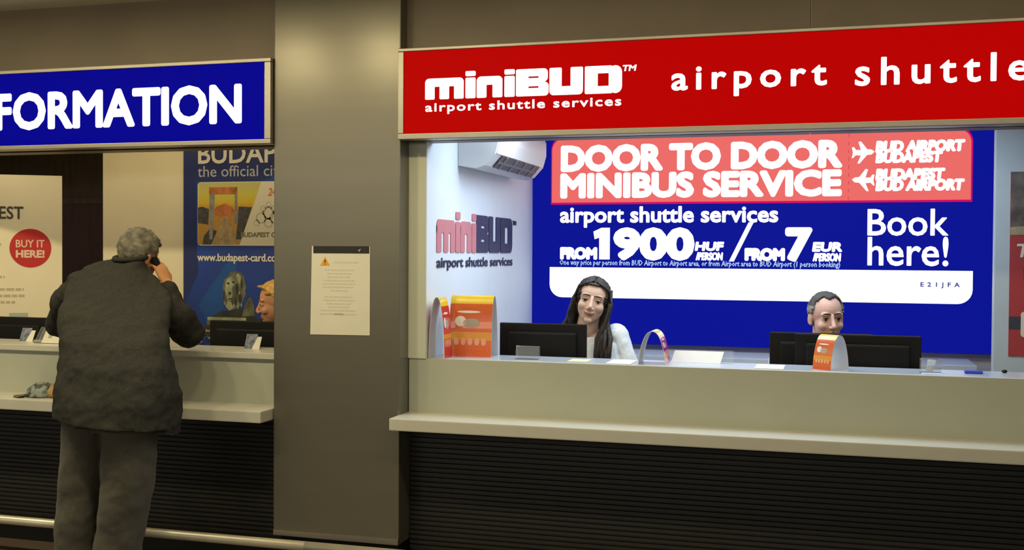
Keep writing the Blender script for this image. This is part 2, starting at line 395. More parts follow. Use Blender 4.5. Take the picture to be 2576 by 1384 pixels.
# ================================================================== COUNTERS
def counter(label, x0, x1, sl, lx0, lx1):
    t = thing('service_counter', label, 'counter', ((x0 + x1) / 2, 0.25, 0))
    MB().box(x0, x1, 0.12, 0.16, 0.80, 1.072 if x0 < -3 else 1.1035).build('front_panel', LAM, t)
    MB().rbox(lx0, lx1, -0.115, 0.155, 0.777, 0.836, 0.006).build('shelf', LEDGE, t)
    g = MB()
    g.box(x0, x1, 0.15, 0.20, 0.14, 0.79)
    n = 26; h = (0.785 - 0.15) / n
    for k in range(n):
        z = 0.15 + k * h
        g.prism([(0, z + 0.003), (0.013, z + 0.006), (0.013, z + h - 0.006), (0, z + h - 0.003)], lambda u, v, w: Vector((w, 0.15 - u, v)), x0, x1)
    g.build('slatted_base', GRILLE, t)
    MB().box(x0, x1, 0.175, 0.22, 0, 0.15).build('toe_kick', BLACK, t)
    MB().box(max(x0, -1.9) if x0 > -3 else x0, x1, 0.225, 0.40, 0.0, 1.06).build('carcass', LAM, t)
    return t
counter('left beige counter with black slatted base under the blue sign', -7, -2.684, 1, -7, -2.691)
counter('right beige counter with black slatted base under the red sign', -2.0, 3.6, 1, -2.009, 3.6)
tag(MB().rbox(-7, -2.684, 0.10, 0.42, 1.072, 1.104, 0.004).build('countertop', LEDGE, loc=(-4.8, 0.26, 1.072)), 'pale countertop on the left counter where the man leans', 'countertop')
tag(MB().rbox(-1.91, 3.6, 0.1605, 0.42, 1.072, 1.104, 0.002).build('countertop', TOP, loc=(0.8, 0.26, 1.072)), 'bluish grey countertop on right counter below the white lightbox band', 'countertop')
t = thing('foot_rail', 'round metal foot rail running low along the counters and pillar', 'rail', (-3, -0.08, 0))
MB().tube([(-7, -0.09, 0.182), (-2.46, -0.09, 0.182)], 0.024, 20).tube([(-2.457, -0.09, 0.182), (3.6, -0.09, 0.182)], 0.024, 20).build('tube', mat('rail_metal', (0.72, 0.68, 0.55, 1), 0.35, 0.5, noise_scale=10, noise_amt=0.05), t, smooth=True)
for x in (-6.0, -4.75, -3.74, -1.5, 0.2, 2.2): MB().tube([(x, -0.09, 0.165), (x, -0.09, 0.0)], 0.012, 10).build('bracket', ALU, t, smooth=True)
tag(MB().box(-5.1, -2.7, 0.42, 0.612, 0.70, 0.74).box(-2.75, -2.71, 0.42, 0.61, 0, 0.7).box(-5.1, -5.06, 0.42, 0.61, 0, 0.7).build('desk', LAM, loc=(-4.8, 0.6, 0)), 'low desk behind left counter carrying the black monitors', 'desk')
tag(MB().box(-1.90, 3.5, 0.42, 0.67, 0.70, 0.74).box(-1.9, -1.86, 0.42, 0.66, 0, 0.7).box(3.4, 3.44, 0.42, 0.66, 0, 0.7).build('desk', LAM, loc=(0.8, 0.6, 0)), 'low desk behind right counter carrying the black monitors', 'desk')

# ================================================================== LEFT BOOTH
# angled information board
bx, by, ang = -4.690, 1.0, math.radians(32)
du = Vector((math.cos(ang), math.sin(ang), 0)); dnm = Vector((math.sin(ang), -math.cos(ang), 0))
def FB(u, v, w): return Vector((bx, by - 0.06, 0)) + du * u + dnm * w + Vector((0, 0, v))
t = thing('display_board', 'cream display board with red round sticker at left edge behind monitor', 'board', (bx, by, 0))
MB().prism([(-0.74, 0.0), (0, 0.0), (0, 2.10), (-0.74, 2.10)], FB, -0.03, 0).build('panel', mat('board_cream', (0.80, 0.72, 0.54, 1), 0.5, noise_scale=4, noise_amt=0.03), t)
BT = {}
line(t, INKD, 'BUDAPEST', (-0.668, 1.822, -0.225, 1.902), FB, 0, 0.002, bold=0.02, name='heading_lettering')
rs = MB().prism(disc(-0.185, 1.640, 0.122, 40), FB, 0.0, 0.002).build('round_sticker', mat('sticker_red', (0.50, 0.012, 0.008, 1), 0.5), t)
m = MB(); text(m, 'BUY IT', (-0.270, 1.644, -0.102, 1.692), FB, 0.002, 0.003, bold=0.02); text(m, 'HERE!', (-0.270, 1.579, -0.102, 1.629), FB, 0.002, 0.003, bold=0.06)
m.build('sticker_lettering', mat('sticker_ink', (0.80, 0.55, 0.42, 1), 0.5), rs)
m = MB(); random.seed(8)
for z, a, b in ((1.655, -0.55, -0.355), (1.53, -0.55, -0.46), (1.45, -0.55, -0.335), (1.372, -0.55, -0.225), (1.332, -0.55, -0.22), (1.292, -0.55, -0.275)):
    x = a
    while x < b:
        l = random.uniform(0.02, 0.05); m.prism([(x, z), (min(x + l, b), z), (min(x + l, b), z + 0.016), (x, z + 0.016)], FB, 0, 0.001); x += l + 0.008
m.build('printed_lines', mat('tan_ink', (0.50, 0.43, 0.30, 1), 0.6), t)
MB().prism([(-0.31, 1.20), (-0.20, 1.20), (-0.20, 1.232), (-0.31, 1.232)], FB, 0, 0.001).build('teal_strip', mat('teal_print', (0.40, 0.46, 0.36, 1), 0.6), t)

t = tag(MB().box(-4.85, -4.705, 1.700, 1.709, 2.00, 2.04).build('door_plate', mat('plate_grey', (0.22, 0.17, 0.12, 1), 0.4), loc=(-4.78, 1.71, 2.0)), 'small pale plate on dark wall between display board and cream wall', 'plate')

# city card poster
t = thing('poster', 'tall blue city card poster with lion statue photo behind left counter', 'poster', (-3.3, 1.0, 0.95))
PB1 = mat('poster_blue', (0.008, 0.035, 0.24, 1), 0.4, noise_scale=2, noise_amt=0.35); PB2 = mat('poster_navy', (0.008, 0.018, 0.11, 1), 0.4, noise_scale=3, noise_amt=0.3)
PB3 = mat('poster_mid_blue', (0.005, 0.055, 0.23, 1), 0.4, noise_scale=3, noise_amt=0.25)
F = face_y(0.98)
MB().prism([(-3.835, 0.95), (-2.75, 0.95), (-2.75, 2.38), (-3.835, 2.38)], F, -0.019, 0.0).build('panel', PB1, t)
m = MB().prism([(-3.834, 0.951), (-3.62, 0.951), (-3.834, 1.28)], F, 0, 0.0006).prism([(-3.834, 1.28), (-3.834, 2.379), (-3.745, 2.379), (-3.745, 1.70), (-3.73, 1.50)], F, 0, 0.0006)
m.prism([(-3.834, 2.055), (-3.834, 2.379), (-2.751, 2.379), (-2.751, 2.2), (-3.30, 2.055)], F, 0.0002, 0.0009)
m.build('navy_print', PB2, t)
MB().prism([(-3.73, 1.30), (-3.50, 1.60), (-3.44, 1.60), (-3.62, 1.10)], F, 0.0002, 0.0008).build('light_blue_print', PB3, t)
MB().prism([(-3.24, 2.06), (-2.9, 2.06), (-2.9, 2.2), (-3.17, 2.16)], F, 0.001, 0.0013).build('light_blue_print', PB3, t)
WINK = mat('poster_white', (0.62, 0.58, 0.50, 1), 0.5); GINK = mat('poster_pale_grey', (0.36, 0.37, 0.42, 1), 0.5)
line(t, WINK, 'BUDAPEST', (-3.731, 2.161, -2.935, 2.283), F, 0.001, 0.003, bold=0.025, name='white_lettering')
line(t, WINK, 'www.budapest-card.com', (-3.736, 1.552, -3.155, 1.614), F, 0.001, 0.003, bold=0.03, name='white_lettering')
line(t, GINK, 'the official city card', (-3.734, 2.060, -2.94, 2.150), F, 0.001, 0.003, bold=0.006, name='grey_lettering')
# the card picture: bridge in evening light, white corner
card = MB().prism(rrect(-3.734, 1.662, -2.92, 2.050, 0.02), F, 0.001, 0.002).build('printed_card', mat('card_white', (0.66, 0.60, 0.45, 1), 0.45), t)
SKY = bpy.data.materials.new('evening_sky_print'); SKY.use_nodes = True
nt = SKY.node_tree; tc = nt.nodes.new('ShaderNodeTexCoord'); sx = nt.nodes.new('ShaderNodeSeparateXYZ'); rp = nt.nodes.new('ShaderNodeValToRGB')
nt.links.new(tc.outputs['Generated'], sx.inputs[0]); nt.links.new(sx.outputs['Z'], rp.inputs[0]); nt.links.new(rp.outputs[0], nt.nodes['Principled BSDF'].inputs['Base Color'])
e = rp.color_ramp.elements; e[0].position = 0.0; e[0].color = (0.42, 0.24, 0.05, 1); e[1].position = 1.0; e[1].color = (0.46, 0.42, 0.16, 1)
for p_, c_ in ((0.55, (0.45, 0.22, 0.02, 1)), (0.68, (0.62, 0.42, 0.02, 1)), (0.8, (0.56, 0.48, 0.06, 1))):
    q = e.new(p_); q.color = c_
MB().prism([(-3.732, 1.668), (-3.445, 1.668), (-3.300, 2.046), (-3.728, 2.046)], F, 0.002, 0.0024).build('evening_sky', SKY, card)
hb = MB(); 
hb.prism([(-3.732, 1.80), (-3.66, 1.79), (-3.655, 1.885), (-3.70, 1.90), (-3.732, 1.895)], F, 0.0024, 0.0027).prism([(-3.47, 1.70), (-3.435, 1.70), (-3.36, 1.895), (-3.45, 1.90)], F, 0.0024, 0.0027)
hb.prism([(-3.70, 1.668), (-3.64, 1.668), (-3.60, 1.75), (-3.645, 1.77), (-3.69, 1.72)], F, 0.0027, 0.003)
hb.build('river_banks', mat('bank_print', (0.055, 0.05, 0.045, 1), 0.5, noise_scale=40, noise_amt=0.5), card)
bd = MB().prism([(-3.652, 1.70), (-3.630, 1.70), (-3.612, 2.008), (-3.652, 2.008)], F, 0.0027, 0.0031, 1).prism([(-3.478, 2.008), (-3.462, 2.008), (-3.455, 1.79), (-3.478, 1.80)], F, 0.0027, 0.0031, 1).prism([(-3.654, 1.975), (-3.461, 1.975), (-3.461, 2.018), (-3.654, 2.018)], F, 0.0031, 0.0034, 2)
bd.prism([(-3.625, 1.668), (-3.455, 1.668), (-3.52, 1.84), (-3.56, 1.84)], F, 0.0031, 0.0034, 0)
bd.prism([(-3.640, 1.86), (-3.60, 1.90), (-3.54, 1.92), (-3.50, 1.90), (-3.47, 1.86), (-3.55, 1.83)], F, 0.0026, 0.003, 2)
bd.build('bridge', [mat('bridge_deck', (0.35, 0.24, 0.11, 1), 0.5, noise_scale=30, noise_amt=0.3), mat('bridge_steel', (0.22, 0.21, 0.20, 1), 0.5, noise_scale=30, noise_amt=0.3), mat('bridge_glow', (0.42, 0.13, 0.03, 1), 0.5, noise_scale=15, noise_amt=0.5)], card)
m = MB(); text(m, '24', (-3.254, 1.963, -3.195, 2.010), F, 0.002, 0.003, shear=0.2, bold=0.02); m.build('red_number', mat('red_orange_ink', (0.62, 0.14, 0.05, 1), 0.5), card)
m = MB(); text(m, 'BUDAPEST CARD', (-3.436, 1.714, -3.12, 1.744), F, 0.002, 0.003, bold=0.05); m.build('card_lettering', mat('card_ink', (0.20, 0.18, 0.12, 1), 0.5), card)
m = MB()
for cx, cz, r in ((-3.30, 1.83, 0.035), (-3.25, 1.86, 0.04), (-3.21, 1.83, 0.035), (-3.25, 1.80, 0.03), (-3.285, 1.885, 0.02), (-3.25, 1.91, 0.018), (-3.215, 1.885, 0.02), (-3.33, 1.80, 0.02)):
    o_, i_ = disc(cx, cz, r, 20), disc(cx, cz, r * 0.72, 20)
    for k in range(20): m.prism([o_[k], o_[(k + 1) % 20], i_[(k + 1) % 20], i_[k]], F, 0.002, 0.0025)
m.build('crest_ornament', mat('crest_ink', (0.46, 0.43, 0.30, 1), 0.5), card)
# lion statue photograph (flat print)
STA = mat('statue_print', (0.085, 0.09, 0.055, 1), 0.5, noise_scale=14, noise_amt=0.75); STD = mat('statue_dark_print', (0.018, 0.018, 0.014, 1), 0.5, noise_scale=20, noise_amt=0.5); STL = mat('statue_light_print', (0.24, 0.25, 0.15, 1), 0.5, noise_scale=18, noise_amt=0.5)
li = MB()
li.prism([(-3.67, 1.07), (-3.20, 1.07), (-3.26, 1.20), (-3.34, 1.23), (-3.36, 1.32), (-3.385, 1.36), (-3.405, 1.31), (-3.42, 1.28), (-3.58, 1.26), (-3.625, 1.235), (-3.70, 1.14)], F, 0.001, 0.0013, 1)
random.seed(21)
ring = []
for k in range(44):
    a = 2 * PI * k / 44; rr = 1 + random.uniform(-0.07, 0.06)
    ring.append((-3.482 + 0.080 * rr * math.cos(a) + 0.012 * math.sin(a), 1.390 + 0.120 * rr * math.sin(a)))
li.prism(ring, F, 0.0013, 0.0016, 0)
li.prism([(-3.41, 1.30), (-3.385, 1.345), (-3.365, 1.35), (-3.345, 1.30), (-3.34, 1.24), (-3.43, 1.23)], F, 0.0011, 0.0015, 0)
# face: brow, snout, cheek and chin in lighter patches, dark eye, nose and locks
li.prism([(-3.545, 1.400), (-3.535, 1.455), (-3.505, 1.475), (-3.478, 1.462), (-3.482, 1.425), (-3.500, 1.40), (-3.492, 1.36), (-3.505, 1.325), (-3.530, 1.335)], F, 0.0016, 0.0019, 2)
li.prism([(-3.540, 1.29), (-3.525, 1.33), (-3.500, 1.315), (-3.49, 1.28), (-3.515, 1.265)], F, 0.0016, 0.0019, 2)
li.prism([(-3.470, 1.48), (-3.455, 1.495), (-3.435, 1.475), (-3.440, 1.43), (-3.455, 1.44)], F, 0.0016, 0.0019, 2)
for px_, pz_, w_, h_ in ((-3.522, 1.432, 0.010, 0.007), (-3.487, 1.440, 0.010, 0.007), (-3.512, 1.372, 0.011, 0.010), (-3.508, 1.338, 0.016, 0.005), (-3.462, 1.40, 0.010, 0.035), (-3.440, 1.34, 0.012, 0.03), (-3.470, 1.325, 0.008, 0.026), (-3.552, 1.36, 0.006, 0.03), (-3.43, 1.43, 0.007, 0.03)):
    li.prism([(px_ + w_ * math.cos(2 * PI * q / 10), pz_ + h_ * math.sin(2 * PI * q / 10)) for q in range(10)], F, 0.0019, 0.0022, 1)
for px_, pz_ in ((-3.485, 1.295), (-3.455, 1.29), (-3.43, 1.30), (-3.445, 1.375), (-3.545, 1.31)):
    li.prism([(px_ - 0.006, pz_), (px_, pz_ - 0.016), (px_ + 0.005, pz_ - 0.002), (px_ + 0.001, pz_ + 0.018)], F, 0.0019, 0.0022, 2)
li.prism([(-3.672, 1.175), (-3.395, 1.175), (-3.42, 1.225), (-3.665, 1.225)], F, 0.0016, 0.0019, 0).prism([(-3.665, 1.205), (-3.40, 1.205), (-3.40, 1.225), (-3.665, 1.225)], F, 0.0019, 0.0021, 2)
li.build('lion_statue_print', [STA, STD, STL], t)
m = MB(); random.seed(5)
for k in range(26):
    x = random.uniform(-3.80, -3.62); z = random.uniform(1.04, 1.02 + 0.12 * (x + 3.83) / 0.2 + 0.03); a = random.uniform(0.006, 0.016)
    m.prism([(x - a, z - a * 0.5), (x + a, z - a * 0.4), (x + a * 0.7, z + a * 0.6), (x - a * 0.6, z + a * 0.5)], F, 0.0013, 0.0016, random.choice((0, 0, 1, 2)))
m.build('city_lights_print', [mat('city_blue', (0.015, 0.06, 0.16, 1), 0.5), mat('city_amber', (0.5, 0.24, 0.08, 1), 0.5), mat('city_pale', (0.2, 0.3, 0.4, 1), 0.5)], t)

def monitor(label, x0, x1, y, z0, z1, cx=None):
    t = thing('monitor', label, 'monitor', ((x0 + x1) / 2, y, 0.74))
    c = (x0 + x1) / 2
    MB().rbox(x0, x1, y, y + 0.022, z0, z1, 0.006).rbox(x0 + 0.05, x1 - 0.05, y - 0.022, y + 0.004, z0 + 0.03, z1 - 0.045, 0.01).build('back_shell', BLACK, t)
    MB().box(x0 + 0.012, x1 - 0.012, y + 0.022, y + 0.024, z0 + 0.02, z1 - 0.012).build('screen', mat('screen_glass', (0.02, 0.02, 0.025, 1), 0.1), t)
    MB().rbox(c - 0.035, c + 0.035, y - 0.045, y - 0.02, 0.75, (z0 + z1) / 2, 0.004).rbox(c - 0.12, c + 0.12, y - 0.046, y + 0.06, 0.74, 0.755, 0.004).build('stand', BLACK, t)
    return t
monitor('black monitor seen from behind in front of the blonde clerk', -3.385, -2.90, 0.55, 0.93, 1.236)
monitor('black monitor seen from behind in front of the cream display board', -4.99, -4.475, 0.55, 0.92, 1.224)
def tent(label, x, y, w, h, rot, m1, m2):
    t = thing('leaflet', label, 'leaflet', (x, y, 1.104), 'folded leaflets on the left countertop'); t.rotation_euler.z = rot
    del t['group']
    o = OFF.pop(t.name); OFF[t.name] = Vector((0, 0, 0))
    a = MB(); a.add([(-w / 2, -0.03, 0), (w * 0.1, -0.03, 0), (w * 0.22, 0, h), (-w / 2, 0, h), (-w / 2, -0.028, 0), (w * 0.1, -0.028, 0), (w * 0.22, 0.002, h), (-w / 2, 0.002, h)], [(0, 1, 2, 3), (7, 6, 5, 4), (0, 4, 5, 1), (1, 5, 6, 2), (2, 6, 7, 3), (3, 7, 4, 0)])
    a.build('photo_page', m1, t)
    b = MB(); b.add([(w * 0.02, -0.034, 0), (w / 2, -0.034, 0), (w / 2, -0.004, h * 0.82), (w * 0.22, -0.004, h * 0.82), (w * 0.02, -0.032, 0), (w / 2, -0.032, 0), (w / 2, -0.002, h * 0.82), (w * 0.22, -0.002, h * 0.82)], [(0, 1, 2, 3), (7, 6, 5, 4), (0, 4, 5, 1), (1, 5, 6, 2), (2, 6, 7, 3), (3, 7, 4, 0)])
    b.build('white_page', PAPER, t)
LPH = mat('leaflet_photo', (0.13, 0.15, 0.22, 1), 0.4, noise_scale=35, noise_amt=0.8)
tent('small blue and white folded leaflet before the monitor beside the pillar', -2.975, 0.33, 0.092, 0.078, 0, LPH, PAPER)
tent('small blue and white folded leaflet before the leftmost monitor', -4.425, 0.33, 0.092, 0.075, 0, LPH, PAPER)
# clear brochure holder by the man's left sleeve
t = thing('brochure_holder', 'clear slanted brochure holder left of the man in grey', 'holder', (-4.22, 0.33, 1.104))
def FH(u, v, w): return Vector((-4.30 + u + v * 0.42 * 0.35, 0.25 + v * 0.35 - w, 1.104 + v))
MB().prism([(0, 0), (0.20, 0), (0.20, 0.21), (0.03, 0.21)], FH, 0.0, 0.004).prism([(0, 0), (0.20, 0), (0.20, 0.09), (0.012, 0.09)], FH, 0.03, 0.034).box(-4.30, -4.10, 0.215, 0.25, 1.104, 1.109).build('holder_body', ACRY, t)
MB().prism([(0.045, 0.004), (0.19, 0.004), (0.19, 0.19), (0.06, 0.19)], FH, 0.006, 0.012).build('grey_brochure', mat('brochure_grey', (0.10, 0.095, 0.075, 1), 0.4, noise_scale=15, noise_amt=0.4), t)
MB().prism([(0.05, 0.003), (0.19, 0.003), (0.19, 0.07), (0.055, 0.07)], FH, 0.036, 0.038).prism([(0.085, 0.03), (0.11, 0.03), (0.11, 0.055), (0.085, 0.055)], FH, 0.038, 0.0385, 1).build('cream_leaflet', [PAPER, INKG], t)
# white card beside the elbow
t = tag(MB().rbox(-3.475, -3.325, 0.23, 0.245, 1.104, 1.172, 0.002).prism([(-3.46, 1.115), (-3.43, 1.115), (-3.45, 1.14)], face_y(0.23), 0, 0.001, 1).build('paper_card', [PAPER, mat('blue_mark', (0.02, 0.08, 0.3, 1), 0.5)], loc=(-3.4, 0.235, 1.104)), 'white card standing on left countertop under the man\'s right elbow', 'card')
# cap lying on the ledge
t = thing('cap', 'blue and white patterned cap lying on the left counter shelf', 'cap', (-4.10, 0.01, 0.836))
c = MB()
for j in range(9):
    pass
rows = []
for j in range(10):
    ph = PI / 2 * j / 9
    for i in range(28):
        th = 2 * PI * i / 28
        r = math.cos(ph) ** 0.8; nn = noise.noise(Vector((math.cos(th) * 1.7, math.sin(th) * 1.7, j * 0.35))) * 0.010
        rows.append((-4.085 + 0.088 * r * math.cos(th) + nn, 0.02 + 0.075 * r * math.sin(th), 0.8375 + 0.072 * math.sin(ph) + nn * (1 if j > 1 else 0)))
c.add(rows, [(j * 28 + i, j * 28 + (i + 1) % 28, (j + 1) * 28 + (i + 1) % 28, (j + 1) * 28 + i) for j in range(9) for i in range(28)] + [list(range(27, -1, -1))])
CAPM = bpy.data.materials.new('patterned_cotton'); CAPM.use_nodes = True
nt = CAPM.node_tree; vn = nt.nodes.new('ShaderNodeTexNoise'); vn.inputs['Scale'].default_value = 28; rp = nt.nodes.new('ShaderNodeValToRGB'); tc = nt.nodes.new('ShaderNodeTexCoord')
nt.links.new(tc.outputs['Object'], vn.inputs['Vector']); nt.links.new(vn.outputs['Fac'], rp.inputs[0]); nt.links.new(rp.outputs[0], nt.nodes['Principled BSDF'].inputs['Base Color'])
e = rp.color_ramp.elements; e[0].position = 0.42; e[0].color = (0.03, 0.04, 0.04, 1); e[1].position = 0.56; e[1].color = (0.22, 0.26, 0.24, 1)
c.build('crown', CAPM, t, smooth=True)
b = MB(); pts = []
for k in range(13):
    a = math.radians(115 + 130 * k / 12); pts.append((a, 0.085)); 
vs = []
for lay, dz in ((0, 0), (1, 0.004)):
    for k in range(13):
        a = math.radians(120 + 120 * k / 12)
        vs.append((-4.085 + 0.08 * math.cos(a), 0.01 + 0.07 * math.sin(a) - 0.01, 0.845 + dz)); vs.append((-4.085 + 0.145 * math.cos(a), 0.01 + 0.08 * math.sin(a) - 0.02, 0.838 + dz))
fs = []
for k in range(12):
    i = 2 * k; fs += [(i, i + 1, i + 3, i + 2), (26 + i + 2, 26 + i + 3, 26 + i + 1, 26 + i), (i + 1, 26 + i + 1, 26 + i + 3, i + 3), (i + 2, 26 + i + 2, 26 + i, i)]
b.add(vs, fs).build('visor', mat('cap_visor', (0.10, 0.085, 0.045, 1), 0.7), t)
MB().loft([((-3.985, 0.02, 0.840), (0.05, 0, 0), (0, 0.05, 0)), ((-3.985, 0.02, 0.87), (0.05, 0, 0), (0, 0.05, 0)), ((-3.985, 0.02, 0.905), (0.03, 0, 0), (0, 0.03, 0))], 20).build('back_panel', mat('cap_tan', (0.34, 0.21, 0.09, 1), 0.8, noise_scale=20, noise_amt=0.3), t, smooth=True)

# ================================================================== RIGHT BOOTH
F = face_y(2.1)
t = thing('lightbox', 'large blue backlit wall panel with coral band and white lettering', 'lightbox', (-0.48, 2.13, 1.04))
MB().rbox(-1.908, 0.94, 2.1, 2.158, 1.042, 2.405, 0.004).build('panel', BOXBLUE, t)
cr = rrect(-1.782, 1.950, 0.806, 2.397, 0.085, corners=(1, 1, 0, 0))
MB().prism(cr, F, 0, 0.002).build('band_fringe', BOXMAG, t)  # crimson fringe of the backlit band, painted on as a strip
MB().prism(rrect(-1.776, 1.963, 0.797, 2.386, 0.08, corners=(1, 1, 0, 0)), F, 0.002, 0.003).build('coral_band', BOXCORAL, t)
MB().prism(rrect(-1.788, 1.338, 0.815, 1.537, 0.085, corners=(0, 0, 1, 1)), F, 0, 0.002).build('white_band', BOXW, t)
sm = MB()
for k in range(9): sm.box(0.098, 0.101, 2.0962, 2.097, 1.965 + k * 0.048, 1.965 + k * 0.048 + 0.022)
sm.build('panel_seam', glow('seam_crimson', 190, 50, 80), t)
line(t, BOXW, 'DOOR TO DOOR', (-1.717, 2.162, 0.062, 2.340), F, 0.003, 0.005, bold=0.075, name='headline_lettering')
line(t, BOXW, 'MINIBUS SERVICE', (-1.719, 1.988, 0.061, 2.157), F, 0.003, 0.005, bold=0.075, name='headline_lettering')
for bd_, rc_ in (('BUD AIRPORT', (0.253, 2.251, 0.763, 2.325)), ('BUDAPEST', (0.254, 2.187, 0.639, 2.258)), ('BUDAPEST', (0.255, 2.083, 0.654, 2.156)), ('BUD AIRPORT', (0.256, 2.017, 0.763, 2.090))):
    line(t, BOXW, bd_, rc_, F, 0.003, 0.005, bold=0.09, shear=0.12, name='route_lettering')
def plane(cx, cz, s, flip):
    P = [(-1, 0.45), (-0.82, 0.5), (-0.62, 0.22), (-0.2, 0.22), (-0.42, 0.95), (-0.2, 1.0), (0.35, 0.28), (0.75, 0.24), (1.0, 0.05), (0.75, -0.2), (0.35, -0.24), (-0.3, -1.0), (-0.5, -1.0), (-0.2, -0.28), (-0.65, -0.25), (-0.9, -0.5), (-1, -0.5), (-0.9, 0)]
    return [(cx + s * flip * u, cz + s * 1.02 * v) for u, v in (P if flip > 0 else P[::-1])]
MB().prism(plane(0.183, 2.256, 0.066, 1), F, 0.003, 0.005).build('plane_symbol', BOXW, t)
MB().prism(plane(0.185, 2.087, 0.066, -1), F, 0.003, 0.005).build('plane_symbol', BOXW, t)
line(t, BOXW, 'airport shuttle services', (-1.720, 1.797, -0.317, 1.936), F, 0, 0.004, bold=0.035, name='service_lettering')
m = MB(); text(m, 'FROM', (-1.718, 1.587, -1.467, 1.671), F, 0, 0.004, bold=0.10); text(m, '900', (-1.362, 1.584, -0.835, 1.800), F, 0, 0.004, bold=0.085); m.prism([(-1.455, 1.590), (-1.385, 1.590), (-1.385, 1.797), (-1.440, 1.797), (-1.494, 1.772), (-1.486, 1.722), (-1.455, 1.732)], F, 0, 0.004)
text(m, 'HUF', (-0.834, 1.648, -0.649, 1.708), F, 0, 0.004, bold=0.09, shear=0.1); text(m, '/PERSON', (-0.828, 1.588, -0.655, 1.641), F, 0, 0.004, bold=0.07, shear=0.1)
m.build('price_lettering', BOXW, t)
MB().prism([(-0.619, 1.583), (-0.588, 1.583), (-0.468, 1.83), (-0.499, 1.83)], F, 0, 0.004).build('slash_lettering', BOXW, t)
m = MB(); text(m, 'FROM', (-0.522, 1.587, -0.274, 1.670), F, 0, 0.004, bold=0.10); text(m, '7', (-0.275, 1.584, -0.110, 1.799), F, 0, 0.004, bold=0.075)
text(m, 'EUR', (-0.112, 1.646, 0.067, 1.708), F, 0, 0.004, bold=0.09, shear=0.1); text(m, '/PERSON', (-0.108, 1.587, 0.062, 1.640), F, 0, 0.004, bold=0.07, shear=0.1)
m.build('price_lettering', BOXW, t)
line(t, BOXPALE, 'One way price per person from BUD Airport to Airport area, or from Airport area to BUD Airport (1 person booking)', (-1.721, 1.541, 0.057, 1.588), F, 0, 0.003, bold=0.02, shear=0.1, res=1, name='small_print')
line(t, BOXW, 'Book', (0.213, 1.746, 0.675, 1.910), F, 0, 0.004, bold=0.018, name='booking_lettering')
line(t, BOXW, 'here!', (0.215, 1.563, 0.678, 1.742), F, 0, 0.004, bold=0.018, name='booking_lettering')
line(t, glow('small_blue_ink', 70, 80, 150), 'E21JFA', (0.523, 1.432, 0.742, 1.466), F, 0.002, 0.003, spacing=1.9, bold=0.04, letters=True)

# lettering on the white side wall
FX = lambda u, v, w: Vector((-1.9095 + w, u, v))
t = thing('wall_lettering', 'red and navy logo lettering on the white side wall below air conditioner', 'lettering', (-1.91, 0.95, 1.55))
FXL = lambda u, v, w: FX(0.255 + u * 1.42, 1.628 + v * 1.68, w)
logo(MB(), FXL, 0, 0.004, 'mini').build('red_lettering', PINK, t)
logo(MB(), FXL, 0, 0.004, 'BUD').build('navy_lettering', NAVY, t)
line(t, NAVY, 'TM', (1.62, 1.80, 1.70, 1.83), FX, 0, 0.004, bold=0.05, name='navy_lettering')
line(t, NAVY, 'airport shuttle services', (0.255, 1.533, 1.62, 1.604), FX, 0, 0.004, bold=0.032, name='navy_lettering')

# air conditioner
t = thing('air_conditioner', 'white wall air conditioner with dark louvre high on the side wall', 'air conditioner', (-1.91, 1.08, 2.1))
ACM = mat('ac_white', (0.72, 0.74, 0.76, 1), 0.35, noise_scale=5, noise_amt=0.02)
prof = [(0.0, 2.09), (0.10, 2.075), (0.15, 2.09), (0.205, 2.15), (0.225, 2.22), (0.225, 2.30), (0.20, 2.355), (0.16, 2.37), (0.0, 2.37)]
MB().prism(prof, lambda u, v, w: Vector((-1.908 + u, w, v)), 0.58, 1.58).build('body', ACM, t)
MB().prism([(0.155, 2.089), (0.208, 2.149), (0.211, 2.146), (0.158, 2.086)], lambda u, v, w: Vector((-1.908 + u, w, v)), 0.70, 1.48).build('louvre', mat('vent_dark', (0.035, 0.035, 0.04, 1), 0.4), t)
vv = MB()
for y in (0.78, 0.97, 1.16, 1.35): vv.prism([(0.155, 2.088), (0.210, 2.148), (0.214, 2.143), (0.159, 2.083)], lambda u, v, w: Vector((-1.908 + u, w, v)), y, y + 0.035)
vv.prism([(0.178, 2.112), (0.186, 2.122), (0.19, 2.118), (0.182, 2.108)], lambda u, v, w: Vector((-1.908 + u, w, v)), 0.70, 1.48)
vv.build('vane', mat('vane_grey', (0.11, 0.11, 0.115, 1), 0.4), t)
MB().prism([(0.207, 2.155), (0.226, 2.22), (0.230, 2.22), (0.211, 2.152)], lambda u, v, w: Vector((-1.908 + u, w, v)), 0.60, 1.56).build('flap', ACM, t)

# grey partition with red poster on the right
t = tag(MB().rbox(0.812, 2.4, 1.2, 1.26, 0, 2.405, 0.004).build('partition', mat('partition_grey', (0.42, 0.48, 0.53, 1), 0.5, noise_scale=5, noise_amt=0.03), loc=(1.5, 1.23, 0)), 'pale blue grey partition panel at right end of the booth', 'partition')
t = thing('poster', 'red poster with photo strip on grey partition at right edge', 'poster', (1.25, 1.2, 1.1))
F = face_y(1.199)
MB().box(0.885, 1.75, 1.196, 1.1995, 1.11, 2.06).build('red_sheet', mat('poster_red', (0.36, 0.035, 0.04, 1), 0.45, noise_scale=4, noise_amt=0.1), t)
MB().prism([(0.886, 1.74), (1.749, 1.74), (1.749, 2.06), (0.886, 2.06)], F, 0.0035, 0.0045).build('photo_print', mat('photo_greys', (0.10, 0.085, 0.075, 1), 0.5, noise_scale=9, noise_amt=0.8), t)
MB().prism([(0.886, 1.735), (1.749, 1.735), (1.749, 1.785), (1.2, 1.80), (0.886, 1.775)], F, 0.0046, 0.0052).build('tan_print', mat('photo_tan', (0.33, 0.25, 0.15, 1), 0.5, noise_scale=12, noise_amt=0.4), t)
